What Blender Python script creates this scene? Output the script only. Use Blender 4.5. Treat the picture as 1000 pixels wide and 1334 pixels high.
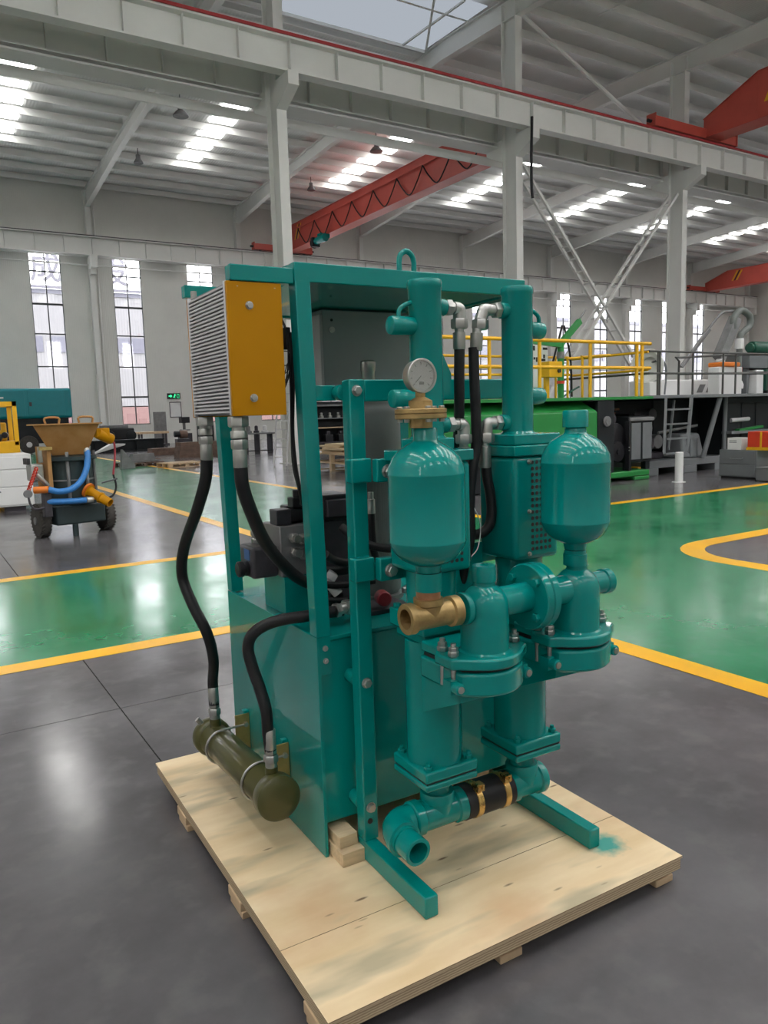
import bpy, bmesh, math, random
from mathutils import Vector, Matrix
for o in list(bpy.data.objects): bpy.data.objects.remove(o)
random.seed(7)
S = bpy.context.scene
COL = S.collection
PI = math.pi

# ------------------------------------------------------------------ camera
cam_d = bpy.data.cameras.new('camera'); cam = bpy.data.objects.new('camera', cam_d); COL.objects.link(cam)
cam_d.sensor_fit = 'VERTICAL'; cam_d.sensor_height = 36.0; cam_d.lens = 993.05 / 1334 * 36.0
cam_d.clip_start = 0.05; cam_d.clip_end = 400
_pitch, _roll, _yaw = math.radians(7.357), math.radians(1.722), math.radians(58.151)
_h = Vector((math.cos(_yaw), math.sin(_yaw), 0)); _z = Vector((0, 0, 1))
_f = _h * math.cos(_pitch) - _z * math.sin(_pitch)
_r = _f.cross(_z).normalized(); _d = _f.cross(_r)
_r2 = _r * math.cos(_roll) + _d * math.sin(_roll); _d2 = -_r * math.sin(_roll) + _d * math.cos(_roll)
_M = Matrix((_r2, -_d2, -_f)).transposed().to_4x4(); _M.translation = (0, 0, 1.5)
cam.matrix_world = _M
S.camera = cam

# ------------------------------------------------------------------ world, light, exposure
W = bpy.data.worlds.new('overcast'); S.world = W; W.use_nodes = True
_bg = W.node_tree.nodes['Background']; _bg.inputs[0].default_value = (1.0, 0.985, 0.955, 1); _bg.inputs[1].default_value = 4.8
SKYLIGHT_STRENGTH = 5.5
S.view_settings.view_transform = 'Standard'; S.view_settings.look = 'None'
S.view_settings.exposure = 1.22; S.view_settings.gamma = 1.0
S.view_settings.use_curve_mapping = False

# ------------------------------------------------------------------ materials
def mat(name, col, rough=0.5, metal=0.0, var=0.0, vscale=3.0, rvar=0.0, bump=0.0, bscale=40.0, emit=0.0, coat=0.0, stretch=None, spec=None, col2=None):
    m = bpy.data.materials.new(name); m.use_nodes = True
    nt = m.node_tree; b = nt.nodes['Principled BSDF']
    b.inputs['Base Color'].default_value = (*col, 1); b.inputs['Roughness'].default_value = rough
    b.inputs['Metallic'].default_value = metal
    if coat: b.inputs['Coat Weight'].default_value = coat; b.inputs['Coat Roughness'].default_value = 0.025
    if spec is not None: b.inputs['Specular IOR Level'].default_value = spec
    if emit:
        b.inputs['Emission Color'].default_value = (*col, 1); b.inputs['Emission Strength'].default_value = emit
    tc = nt.nodes.new('ShaderNodeTexCoord'); src = tc.outputs['Object']
    if stretch:
        mp = nt.nodes.new('ShaderNodeMapping'); mp.inputs['Scale'].default_value = stretch
        nt.links.new(src, mp.inputs[0]); src = mp.outputs[0]
    if var or rvar:
        n = nt.nodes.new('ShaderNodeTexNoise'); n.inputs['Scale'].default_value = vscale; n.inputs['Detail'].default_value = 6
        n.inputs['Roughness'].default_value = 0.62
        nt.links.new(src, n.inputs['Vector'])
        if var:
            r = nt.nodes.new('ShaderNodeValToRGB'); r.color_ramp.elements[0].position = 0.32; r.color_ramp.elements[1].position = 0.68
            c2 = col2 or tuple(min(1, c * (1 + var)) for c in col)
            r.color_ramp.elements[0].color = (*[c * (1 - var) for c in col], 1); r.color_ramp.elements[1].color = (*c2, 1)
            nt.links.new(n.outputs['Fac'], r.inputs[0]); nt.links.new(r.outputs[0], b.inputs['Base Color'])
        if rvar:
            mr = nt.nodes.new('ShaderNodeMapRange'); mr.inputs[1].default_value = 0.3; mr.inputs[2].default_value = 0.7
            mr.inputs[3].default_value = max(0.02, rough - rvar); mr.inputs[4].default_value = rough + rvar
            nt.links.new(n.outputs['Fac'], mr.inputs[0]); nt.links.new(mr.outputs[0], b.inputs['Roughness'])
    if bump:
        n2 = nt.nodes.new('ShaderNodeTexNoise'); n2.inputs['Scale'].default_value = bscale; n2.inputs['Detail'].default_value = 3
        nt.links.new(src, n2.inputs['Vector'])
        bp = nt.nodes.new('ShaderNodeBump'); bp.inputs['Strength'].default_value = bump; bp.inputs['Distance'].default_value = 0.01
        nt.links.new(n2.outputs['Fac'], bp.inputs['Height']); nt.links.new(bp.outputs[0], b.inputs['Normal'])
    return m

def emit_mat(name, col, strength):
    m = bpy.data.materials.new(name); m.use_nodes = True; nt = m.node_tree
    nt.nodes.remove(nt.nodes['Principled BSDF']); e = nt.nodes.new('ShaderNodeEmission')
    e.inputs[0].default_value = (*col, 1); e.inputs[1].default_value = strength
    nt.links.new(e.outputs[0], nt.nodes['Material Output'].inputs[0]); return m

def glass_mat(name, tint, refl=0.08):
    m = bpy.data.materials.new(name); m.use_nodes = True; nt = m.node_tree
    nt.nodes.remove(nt.nodes['Principled BSDF'])
    t = nt.nodes.new('ShaderNodeBsdfTransparent'); t.inputs[0].default_value = (*tint, 1)
    g = nt.nodes.new('ShaderNodeBsdfGlossy'); g.inputs['Roughness'].default_value = 0.03
    mx = nt.nodes.new('ShaderNodeMixShader'); mx.inputs[0].default_value = refl
    nt.links.new(t.outputs[0], mx.inputs[1]); nt.links.new(g.outputs[0], mx.inputs[2])
    nt.links.new(mx.outputs[0], nt.nodes['Material Output'].inputs[0]); return m

def sheet_mat(name, col, rough, axis, scale, strength, var=0.04):
    """profiled steel sheet: fine ribs as relief"""
    m = mat(name, col, rough, var=var, vscale=0.6)
    nt = m.node_tree; b = nt.nodes['Principled BSDF']
    tc = nt.nodes.new('ShaderNodeTexCoord'); w = nt.nodes.new('ShaderNodeTexWave'); w.bands_direction = axis
    w.inputs['Scale'].default_value = scale; nt.links.new(tc.outputs['Object'], w.inputs['Vector'])
    bp = nt.nodes.new('ShaderNodeBump'); bp.inputs['Strength'].default_value = strength; bp.inputs['Distance'].default_value = 0.05
    nt.links.new(w.outputs['Fac'], bp.inputs['Height']); nt.links.new(bp.outputs[0], b.inputs['Normal'])
    return m

M = {}
M['teal'] = mat('teal_paint', (0.0, 0.238, 0.220), 0.27, var=0.02, vscale=4, bump=0.012, bscale=50, coat=0.55, spec=0.15)
M['teal_far'] = mat('teal_canopy_paint', (0.0, 0.235, 0.275), 0.35, var=0.04)
M['steel'] = mat('zinc_plated_steel', (0.47, 0.465, 0.45), 0.36, metal=0.9, rvar=0.05, vscale=30, var=0.06)
M['alu'] = mat('aluminium', (0.60, 0.59, 0.61), 0.45, metal=0.1, var=0.03)
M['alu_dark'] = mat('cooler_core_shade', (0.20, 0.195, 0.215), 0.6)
M['brass'] = mat('brass', (0.62, 0.40, 0.14), 0.28, metal=0.9, var=0.15, vscale=20, rvar=0.1)
M['bronze'] = mat('cast_bronze', (0.44, 0.30, 0.13), 0.42, metal=0.75, var=0.25, vscale=25, rvar=0.1, bump=0.08, bscale=120)
M['copper'] = mat('copper_bush', (0.40, 0.19, 0.10), 0.45, metal=0.5, var=0.2, vscale=30)
M['gold'] = mat('yellow_chromate', (0.55, 0.40, 0.16), 0.35, metal=0.7, var=0.15, vscale=15)
M['rubber'] = mat('black_rubber', (0.014, 0.014, 0.016), 0.45, var=0.15, vscale=30, bump=0.05, bscale=200, spec=0.3)
M['blackm'] = mat('black_metal', (0.014, 0.014, 0.017), 0.38, rvar=0.1, vscale=20, var=0.1, spec=0.35)
M['darkm'] = mat('dark_iron', (0.06, 0.055, 0.065), 0.40, metal=0.3, var=0.2, vscale=18)
M['manifold'] = mat('machined_block', (0.27, 0.26, 0.27), 0.36, metal=0.5, var=0.12, vscale=12)
M['olive'] = mat('olive_paint', (0.072, 0.068, 0.020), 0.28, var=0.04, vscale=7, coat=0.2, spec=0.35)
M['dark_rail'] = mat('dark_railing_grey', (0.07, 0.07, 0.068), 0.45)
M['maroon'] = mat('dark_red_paint', (0.24, 0.01, 0.02), 0.5, var=0.1)
M['yellow'] = mat('yellow_paint', (0.50, 0.215, 0.0), 0.42, var=0.03, vscale=5, spec=0.2)
M['rail_yellow'] = mat('railing_yellow', (0.80, 0.43, 0.01), 0.4, var=0.06)
M['cab_grey'] = mat('cabinet_grey', (0.27, 0.30, 0.305), 0.45, var=0.05, vscale=5, bump=0.03, bscale=150)
M['cab_side'] = mat('cabinet_edge_grey', (0.42, 0.42, 0.43), 0.5)
M['motor'] = mat('motor_grey', (0.14, 0.155, 0.148), 0.42, var=0.12, vscale=7)
M['red'] = mat('crane_red', (0.58, 0.095, 0.07), 0.42, var=0.08, vscale=0.8)
M['red_rail'] = mat('rail_primer_red', (0.40, 0.03, 0.035), 0.5)
M['red_small'] = mat('red_paint', (0.65, 0.05, 0.02), 0.45, var=0.1)
M['white_steel'] = mat('white_steel_paint', (0.74, 0.74, 0.715), 0.45, var=0.035, vscale=0.7)
M['wall'] = sheet_mat('wall_sheet', (0.70, 0.70, 0.665), 0.55, 'X', 3.0, 0.10)
M['wall_side'] = sheet_mat('wall_side_sheet', (0.70, 0.70, 0.665), 0.55, 'Y', 3.0, 0.10)
M['roof'] = sheet_mat('roof_sheet', (0.78, 0.785, 0.77), 0.6, 'X', 2.2, 0.18)
M['skylight'] = emit_mat('skylight_sheet', (1.0, 0.99, 0.97), SKYLIGHT_STRENGTH)
M['monitor'] = emit_mat('monitor_sheet', (0.62, 0.68, 0.76), 0.28)
M['glass'] = glass_mat('window_glass', (0.93, 0.94, 0.97))
M['gauge_glass'] = glass_mat('gauge_glass', (0.9, 0.9, 0.9), 0.25)
M['frame'] = mat('window_frame_dark', (0.03, 0.032, 0.035), 0.4)
M['white'] = mat('white_paint', (0.74, 0.74, 0.74), 0.4, var=0.03)
M['ink'] = mat('black_ink', (0.015, 0.015, 0.015), 0.6)
M['green_m'] = mat('machine_green', (0.02, 0.23, 0.05), 0.38, var=0.08, vscale=2)
M['green_d'] = mat('dark_green', (0.012, 0.085, 0.055), 0.4, var=0.1, vscale=3)
M['grey_m'] = mat('machine_grey', (0.155, 0.165, 0.175), 0.45, var=0.08, vscale=2)
M['dark_g'] = mat('machine_dark_grey', (0.016, 0.019, 0.022), 0.45, var=0.2, vscale=3, spec=0.25)
M['slate'] = mat('slate_paint', (0.022, 0.038, 0.042), 0.42, var=0.15, vscale=5)
M['rust'] = mat('rusty_steel', (0.16, 0.10, 0.075), 0.7, var=0.3, vscale=5)
M['scrap'] = mat('dusty_steel', (0.20, 0.20, 0.205), 0.6, var=0.2, vscale=4)
M['hopper'] = mat('dusty_orange_steel', (0.46, 0.21, 0.05), 0.6, var=0.25, vscale=4, col2=(0.44, 0.24, 0.09))
M['blue'] = mat('blue_hose', (0.03, 0.19, 0.52), 0.4, var=0.1, vscale=20)
M['blue_lbl'] = mat('blue_label', (0.03, 0.10, 0.32), 0.4)
M['red_cable'] = mat('red_cable', (0.42, 0.05, 0.07), 0.5)
M['orange'] = mat('orange_paint', (0.75, 0.20, 0.02), 0.45)
M['tyre'] = mat('dusty_tyre', (0.055, 0.050, 0.045), 0.8, var=0.3, vscale=12, bump=0.2, bscale=60)
M['timber'] = mat('raw_timber', (0.62, 0.47, 0.30), 0.7, var=0.14, vscale=4, stretch=(2, 14, 14), bump=0.1, bscale=20)
M['timber2'] = mat('pallet_pine', (0.60, 0.43, 0.27), 0.7, var=0.15, vscale=4)
M['exit_green'] = emit_mat('exit_green_lit', (0.05, 0.75, 0.30), 0.9)
M['text_grey'] = mat('sign_grey', (0.075, 0.072, 0.09), 0.6)
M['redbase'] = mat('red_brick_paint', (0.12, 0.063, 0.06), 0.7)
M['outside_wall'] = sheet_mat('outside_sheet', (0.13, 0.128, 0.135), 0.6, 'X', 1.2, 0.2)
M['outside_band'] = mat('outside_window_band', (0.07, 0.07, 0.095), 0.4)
M['asphalt'] = mat('yard_concrete', (0.55, 0.55, 0.54), 0.8, var=0.1, vscale=0.4)

def floor_mat(name, col, rough, var, streak, swirl=0.0, scuff=None):
    m = bpy.data.materials.new(name); m.use_nodes = True; nt = m.node_tree; b = nt.nodes['Principled BSDF']
    g = nt.nodes.new('ShaderNodeNewGeometry')
    n1 = nt.nodes.new('ShaderNodeTexNoise'); n1.inputs['Scale'].default_value = 1.1; n1.inputs['Detail'].default_value = 8; n1.inputs['Roughness'].default_value = 0.65
    n2 = nt.nodes.new('ShaderNodeTexNoise'); n2.inputs['Scale'].default_value = 7.0; n2.inputs['Detail'].default_value = 5
    for n in (n1, n2): nt.links.new(g.outputs['Position'], n.inputs['Vector'])
    r = nt.nodes.new('ShaderNodeValToRGB'); r.color_ramp.elements[0].position = 0.3; r.color_ramp.elements[1].position = 0.72
    r.color_ramp.elements[0].color = (*[c * (1 - var) for c in col], 1); r.color_ramp.elements[1].color = (*[c * (1 + var) for c in col], 1)
    nt.links.new(n1.outputs['Fac'], r.inputs[0])
    out = r.outputs[0]
    if scuff:
        sr = nt.nodes.new('ShaderNodeValToRGB'); sr.color_ramp.elements[0].position = 0.52; sr.color_ramp.elements[1].position = 0.85
        sr.color_ramp.elements[0].color = (0, 0, 0, 1); sr.color_ramp.elements[1].color = (0.7, 0.7, 0.7, 1)
        nt.links.new(n2.outputs['Fac'], sr.inputs[0])
        mx = nt.nodes.new('ShaderNodeMix'); mx.data_type = 'RGBA'; mx.inputs[7].default_value = (*scuff, 1)
        nt.links.new(sr.outputs[0], mx.inputs[0]); nt.links.new(out, mx.inputs[6]); out = mx.outputs[2]
    nt.links.new(out, b.inputs['Base Color'])
    mr = nt.nodes.new('ShaderNodeMapRange'); mr.inputs[1].default_value = 0.3; mr.inputs[2].default_value = 0.7
    mr.inputs[3].default_value = rough - 0.07; mr.inputs[4].default_value = rough + 0.09
    nt.links.new(n1.outputs['Fac'], mr.inputs[0]); nt.links.new(mr.outputs[0], b.inputs['Roughness'])
    n3 = nt.nodes.new('ShaderNodeTexNoise'); n3.inputs['Scale'].default_value = 5.0; n3.inputs['Detail'].default_value = 2
    nt.links.new(g.outputs['Position'], n3.inputs['Vector'])
    bp = nt.nodes.new('ShaderNodeBump'); bp.inputs['Strength'].default_value = streak; bp.inputs['Distance'].default_value = 0.01
    nt.links.new(n3.outputs['Fac'], bp.inputs['Height']); nt.links.new(bp.outputs[0], b.inputs['Normal'])
    b.inputs['Specular IOR Level'].default_value = 0.6
    return m
M['floor'] = floor_mat('grey_epoxy', (0.118, 0.112, 0.120), 0.17, 0.28, 0.05, scuff=(0.17, 0.168, 0.168))
M['floor_green'] = floor_mat('green_epoxy', (0.022, 0.225, 0.100), 0.17, 0.14, 0.05, scuff=(0.05, 0.26, 0.14))
M['line'] = floor_mat('yellow_floor_paint', (0.92, 0.48, 0.012), 0.32, 0.12, 0.05)
M['groove'] = mat('joint_filler', (0.02, 0.02, 0.02), 0.7)

def ply_mat():
    m = bpy.data.materials.new('plywood_face'); m.use_nodes = True; nt = m.node_tree; b = nt.nodes['Principled BSDF']; L = nt.links.new
    tc = nt.nodes.new('ShaderNodeTexCoord')
    mp = nt.nodes.new('ShaderNodeMapping'); mp.inputs['Scale'].default_value = (1.2, 5, 2); L(tc.outputs['Object'], mp.inputs[0])
    def noise(scale, det, vec): n = nt.nodes.new('ShaderNodeTexNoise'); n.inputs['Scale'].default_value = scale; n.inputs['Detail'].default_value = det; L(vec, n.inputs['Vector']); return n.outputs['Fac']
    def ramp(fac, p0, p1, c0, c1):
        r = nt.nodes.new('ShaderNodeValToRGB'); r.color_ramp.elements[0].position = p0; r.color_ramp.elements[1].position = p1
        r.color_ramp.elements[0].color = (*c0, 1); r.color_ramp.elements[1].color = (*c1, 1); L(fac, r.inputs[0]); return r.outputs[0]
    def mix(f, a, c):
        x = nt.nodes.new('ShaderNodeMix'); x.data_type = 'RGBA'; L(f, x.inputs[0]); L(a, x.inputs[6])
        if isinstance(c, tuple): x.inputs[7].default_value = (*c, 1)
        else: L(c, x.inputs[7])
        return x.outputs[2]
    base = ramp(noise(2.0, 8, mp.outputs[0]), 0.3, 0.7, (0.70, 0.51, 0.29), (0.86, 0.69, 0.46))
    stain = ramp(noise(2.6, 4, tc.outputs['Object']), 0.54, 0.74, (0, 0, 0), (0.6, 0.6, 0.6))
    base = mix(stain, base, (0.62, 0.36, 0.20))
    st2 = ramp(noise(1.7, 3, mp.outputs[0]), 0.54, 0.70, (0, 0, 0), (0.85, 0.85, 0.85))
    base = mix(st2, base, (0.42, 0.36, 0.24))
    v = nt.nodes.new('ShaderNodeTexVoronoi'); v.inputs['Scale'].default_value = 3.6; L(mp.outputs[0], v.inputs['Vector'])
    kn = ramp(v.outputs['Distance'], 0.05, 0.11, (0.92, 0.92, 0.92), (0, 0, 0))
    base = mix(kn, base, (0.14, 0.075, 0.04))
    # teal overspray left on the sheet round the foot's toe
    d = nt.nodes.new('ShaderNodeVectorMath'); d.operation = 'DISTANCE'; L(tc.outputs['Object'], d.inputs[0]); d.inputs[1].default_value = (1.083, 0.178, 0.0998)
    ad = nt.nodes.new('ShaderNodeMath'); ad.operation = 'MULTIPLY_ADD'; L(noise(40, 3, tc.outputs['Object']), ad.inputs[0]); ad.inputs[1].default_value = 0.05; L(d.outputs['Value'], ad.inputs[2])
    ov = ramp(ad.outputs[0], 0.055, 0.10, (0.95, 0.95, 0.95), (0, 0, 0))
    base = mix(ov, base, (0.01, 0.30, 0.26))
    L(base, b.inputs['Base Color']); b.inputs['Roughness'].default_value = 0.55
    return m
M['ply'] = ply_mat()
def edge_mat():
    m = mat('plywood_edge', (0.42, 0.31, 0.20), 0.75, var=0.1, vscale=6)
    nt = m.node_tree; b = nt.nodes['Principled BSDF']; tc = nt.nodes.new('ShaderNodeTexCoord'); w = nt.nodes.new('ShaderNodeTexWave'); w.bands_direction = 'Z'
    w.inputs['Scale'].default_value = 45; w.inputs['Distortion'].default_value = 2.0; nt.links.new(tc.outputs['Object'], w.inputs['Vector'])
    r = nt.nodes.new('ShaderNodeValToRGB'); r.color_ramp.elements[0].color = (0.30, 0.21, 0.13, 1); r.color_ramp.elements[1].color = (0.58, 0.45, 0.30, 1)
    nt.links.new(w.outputs['Fac'], r.inputs[0]); nt.links.new(r.outputs[0], b.inputs['Base Color']); return m
M['ply_edge'] = edge_mat()

# ------------------------------------------------------------------ mesh helpers
def frame(axis):
    a = Vector(axis).normalized(); t = Vector((0, 0, 1)) if abs(a.z) < 0.9 else Vector((1, 0, 0))
    x = t.cross(a).normalized(); return x, a.cross(x), a

class MB:
    def __init__(s): s.bm = bmesh.new()
    def box(s, x0, x1, y0, y1, z0, z1, shear=None):
        vs = []
        for z in (z0, z1):
            for x, y in ((x0, y0), (x1, y0), (x1, y1), (x0, y1)):
                dx = shear(z) if shear else 0
                vs.append(s.bm.verts.new((x + dx, y, z)))
        for f in ((3, 2, 1, 0), (4, 5, 6, 7), (0, 1, 5, 4), (1, 2, 6, 5), (2, 3, 7, 6), (3, 0, 4, 7)): s.bm.faces.new([vs[i] for i in f])
        return s
    def bar(s, p0, p1, w, h, up=(0, 0, 1)):
        p0, p1 = Vector(p0), Vector(p1); a = (p1 - p0).normalized(); x = Vector(up).cross(a)
        if x.length < 1e-4: x = Vector((1, 0, 0)).cross(a)
        x.normalize(); y = a.cross(x); vs = []
        for p in (p0, p1):
            for i, j in ((-1, -1), (1, -1), (1, 1), (-1, 1)): vs.append(s.bm.verts.new(p + x * (i * w / 2) + y * (j * h / 2)))
        for f in ((3, 2, 1, 0), (4, 5, 6, 7), (0, 1, 5, 4), (1, 2, 6, 5), (2, 3, 7, 6), (3, 0, 4, 7)): s.bm.faces.new([vs[i] for i in f])
        return s
    def lathe(s, o, axis, prof, n=28, cap0=True, cap1=True):
        o = Vector(o); x, y, a = frame(axis); rings = []
        for r, h in prof:
            if r < 1e-6: rings.append([s.bm.verts.new(o + a * h)])
            else: rings.append([s.bm.verts.new(o + a * h + (x * math.cos(2 * PI * k / n) + y * math.sin(2 * PI * k / n)) * r) for k in range(n)])
        for A, B in zip(rings, rings[1:]):
            for k in range(n):
                k2 = (k + 1) % n
                if len(A) == 1 and len(B) == 1: continue
                if len(A) == 1: s.bm.faces.new((A[0], B[k2], B[k]))
                elif len(B) == 1: s.bm.faces.new((A[k], A[k2], B[0]))
                else: s.bm.faces.new((A[k], A[k2], B[k2], B[k]))
        if cap0 and len(rings[0]) > 1: s.bm.faces.new(rings[0][::-1])
        if cap1 and len(rings[-1]) > 1: s.bm.faces.new(rings[-1])
        return s
    def cyl(s, p0, p1, r, r2=None, n=20):
        p0, p1 = Vector(p0), Vector(p1); return s.lathe(p0, p1 - p0, [(r, 0), (r if r2 is None else r2, (p1 - p0).length)], n)
    def rcyl(s, p0, p1, r, c=0.004, n=20):
        """cylinder with rounded edges"""
        p0, p1 = Vector(p0), Vector(p1); L = (p1 - p0).length
        return s.lathe(p0, p1 - p0, [(r - c, 0), (r - .3 * c, .3 * c), (r, c), (r, L - c), (r - .3 * c, L - .3 * c), (r - c, L)], n)
    def tube(s, pts, r, n=12, sub=6, closed=False, caps=True):
        P = [Vector(p) for p in pts]
        if sub > 1 and len(P) > 2:
            Q = []; m = len(P)
            for i in range(m if closed else m - 1):
                if closed: a, b, c, d = P[(i - 1) % m], P[i], P[(i + 1) % m], P[(i + 2) % m]
                else: a, b, c, d = P[max(0, i - 1)], P[i], P[i + 1], P[min(m - 1, i + 2)]
                if not closed and i == 0: a = b * 2 - c
                if not closed and i == m - 2: d = c * 2 - b
                for k in range(sub):
                    t = k / sub
                    Q.append(0.5 * ((2 * b) + (c - a) * t + (2 * a - 5 * b + 4 * c - d) * t * t + (3 * b - a - 3 * c + d) * t ** 3))
            if not closed: Q.append(P[-1])
            P = Q
        N = len(P); T = []
        for i in range(N):
            if closed: t = P[(i + 1) % N] - P[i - 1]
            else: t = P[min(N - 1, i + 1)] - P[max(0, i - 1)]
            T.append(t.normalized())
        x, y, _ = frame(T[0]); rings = []
        for i in range(N):
            x = (x - T[i] * x.dot(T[i])).normalized(); y = T[i].cross(x)
            rr = r[i] if isinstance(r, (list, tuple)) else r
            rings.append([s.bm.verts.new(P[i] + (x * math.cos(2 * PI * k / n) + y * math.sin(2 * PI * k / n)) * rr) for k in range(n)])
        for i in range(N if closed else N - 1):
            A, B = rings[i], rings[(i + 1) % N]
            for k in range(n): s.bm.faces.new((A[k], A[(k + 1) % n], B[(k + 1) % n], B[k]))
        if caps and not closed: s.bm.faces.new(rings[0][::-1]); s.bm.faces.new(rings[-1])
        return s
    def ring(s, c, axis, R, r, n=28, m=8):
        x, y, a = frame(axis); c = Vector(c)
        return s.tube([c + (x * math.cos(2 * PI * k / n) + y * math.sin(2 * PI * k / n)) * R for k in range(n)], r, m, 1, closed=True)
    def prism(s, loop, vec):
        A = [s.bm.verts.new(Vector(p)) for p in loop]; B = [s.bm.verts.new(Vector(p) + Vector(vec)) for p in loop]; n = len(A)
        s.bm.faces.new(A[::-1]); s.bm.faces.new(B)
        for i in range(n): s.bm.faces.new((A[i], A[(i + 1) % n], B[(i + 1) % n], B[i]))
        return s
    def loft(s, A, B):
        A = [s.bm.verts.new(Vector(p)) for p in A]; B = [s.bm.verts.new(Vector(p)) for p in B]; n = len(A)
        s.bm.faces.new(A[::-1]); s.bm.faces.new(B)
        for i in range(n): s.bm.faces.new((A[i], A[(i + 1) % n], B[(i + 1) % n], B[i]))
        return s
    def hexa(s, p, axis, r, h):
        return s.lathe(p, axis, [(r * .94, 0), (r, .1 * h), (r, .85 * h), (r * .86, h)], 6)
    def sphere(s, c, r, n=16, sz=1.0):
        k = n // 2; return s.lathe(Vector(c), (0, 0, 1), [(r * math.sin(PI * i / k) if 0 < i < k else 0, -r * sz * math.cos(PI * i / k)) for i in range(k + 1)], n)
    def mesh(s, name, m, sharp=38):
        bmesh.ops.recalc_face_normals(s.bm, faces=s.bm.faces)
        for f in s.bm.faces: f.smooth = True
        lim = math.radians(sharp)
        for e in s.bm.edges:
            if len(e.link_faces) != 2 or e.calc_face_angle(0) > lim: e.smooth = False
        me = bpy.data.meshes.new(name); s.bm.to_mesh(me); s.bm.free()
        if m is not None:
            for k in (m if isinstance(m, (list, tuple)) else [m]): me.materials.append(k)
        return me
    def build(s, name, m, parent=None, bevel=0.0, seg=2, sharp=38):
        o = bpy.data.objects.new(name, s.mesh(name, m, sharp)); COL.objects.link(o)
        if parent is not None: o.parent = parent
        if bevel:
            b = o.modifiers.new('bevel', 'BEVEL'); b.width = bevel; b.segments = seg; b.limit_method = 'ANGLE'; b.angle_limit = math.radians(50)
        return o

def thing(name, label, cat, loc=(0, 0, 0), rz=0.0, group=None):
    o = bpy.data.objects.new(name, None); COL.objects.link(o); o.location = loc; o.rotation_euler = (0, 0, rz)
    o.empty_display_size = 0.2
    return tag(o, label, cat, group)
def tag(o, label, cat, group=None):
    o['label'] = label; o['category'] = cat
    if group: o['group'] = group
    return o
def struct(o): o['kind'] = 'structure'; return o
def inst(src, parent, loc=None, M4=None, name=None):
    o = src.copy(); COL.objects.link(o); o.parent = parent
    if loc is not None: o.location = loc
    if M4 is not None: o.matrix_local = M4
    return o
def text_mesh(name, body, size, mtl, parent, M4, ext=0.004, align='CENTER', bold=0.0):
    c = bpy.data.curves.new(name, 'FONT'); c.body = body; c.size = size; c.extrude = ext; c.offset = bold; c.align_x = align; c.align_y = 'CENTER'
    t = bpy.data.objects.new(name, c); COL.objects.link(t)
    dg = bpy.context.evaluated_depsgraph_get(); me = bpy.data.meshes.new_from_object(t.evaluated_get(dg)); bpy.data.objects.remove(t)
    o = bpy.data.objects.new(name, me); COL.objects.link(o); me.materials.clear(); me.materials.append(mtl)
    o.parent = parent; o.matrix_local = M4; return o
# ================================================================== THE HALL
YG, YW, YN = 22.2, 49.3, -7.0          # inner column row, far wall, near wall
XL, XR = -14.0, 76.8
COLX = [10.4 + 9.37 * k for k in range(-2, 8)]
RIDGE = 26.2
def roof_z(y): return 15.45 + 0.05 * (YW - y) if y > RIDGE else 15.45 + 0.05 * (YW - RIDGE) - 0.05 * (RIDGE - y)

# floor: slabs with open joints, green aisles and yellow lines laid on them
fl = struct(MB().box(XL - .2, XR + .2, YN - .2, YW + .2, -0.30, -0.012).build('floor', M['groove']))
gx = [XL, -5.17, 0.83, 6.83, 18.83, 30.83, 42.83, 54.83, 66.83, XR]; gy = [YN, -1.97, 4.03, 10.03, 20.03, 30.03, 40.03, YW]
for i in range(len(gx) - 1):
    for j in range(len(gy) - 1):
        MB().box(gx[i] + .003, gx[i + 1] - .003, gy[j] + .003, gy[j + 1] - .003, -0.012, 0.0).build('slab', M['floor'], fl)
AX0, AX1 = 3.70, 6.55                     # cross aisle (line centres)
AY0, AY1 = 5.11, 8.14                     # long aisle
R_ISL = 0.75
def arc(cx, cy, r, a0, a1, n=8): return [(cx + r * math.cos(math.radians(a0 + (a1 - a0) * k / n)), cy + r * math.sin(math.radians(a0 + (a1 - a0) * k / n))) for k in range(n + 1)]
def flat(name, loop, z, h, m): return struct(MB().prism([(x, y, z) for x, y in loop], (0, 0, h)).build(name, m, fl))
XE = 70.0
flat('green_aisle', [(XL, AY0), (XE, AY0), (XE, AY1), (XL, AY1)], 0.0, 0.0015, M['floor_green'])
flat('green_aisle', [(AX0, YN)] + [(AX1, YN)] + [(AX1, AY0), (AX0, AY0)], 0.0, 0.0015, M['floor_green'])
flat('green_aisle', [(AX0, AY1), (6.85, AY1), (6.85, 40), (AX0, 40)], 0.0, 0.0015, M['floor_green'])
c = arc(AX1 + R_ISL, AY0 - R_ISL, R_ISL, 180, 90)
flat('green_aisle', [(AX1 - .001, AY0 + .001)] + c[::-1], 0.0, 0.0015, M['floor_green'])
def strip(name, pts, w, z=0.0016, h=0.0012):
    L, Rr = [], []
    for i, p in enumerate(pts):
        a = Vector(pts[max(0, i - 1)]); b = Vector(pts[min(len(pts) - 1, i + 1)]); d = (b - a).normalized(); nrm = Vector((-d.y, d.x))
        L.append(Vector(p) + nrm * w / 2); Rr.append(Vector(p) - nrm * w / 2)
    return flat(name, [tuple(p) for p in L + Rr[::-1]], z, h, M['line'])
LW = 0.18
strip('yellow_line', [(XL, AY0), (AX0 + LW / 2, AY0)], LW)
strip('yellow_line', [(AX0, YN), (AX0, AY0 - LW / 2)], LW)
strip('yellow_line', [(XL, AY1), (AX0 + LW / 2, AY1)], LW)
strip('yellow_line', [(AX0, AY1 + LW / 2), (AX0, 40)], LW)
strip('yellow_line', [(6.85, 40), (6.85, AY1 + LW / 2)], LW)
strip('yellow_line', [(6.85 - LW / 2, AY1), (XE, AY1)], LW)
strip('yellow_line', [(AX1, YN)] + c + [(XE, AY0)], 0.24)

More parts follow.
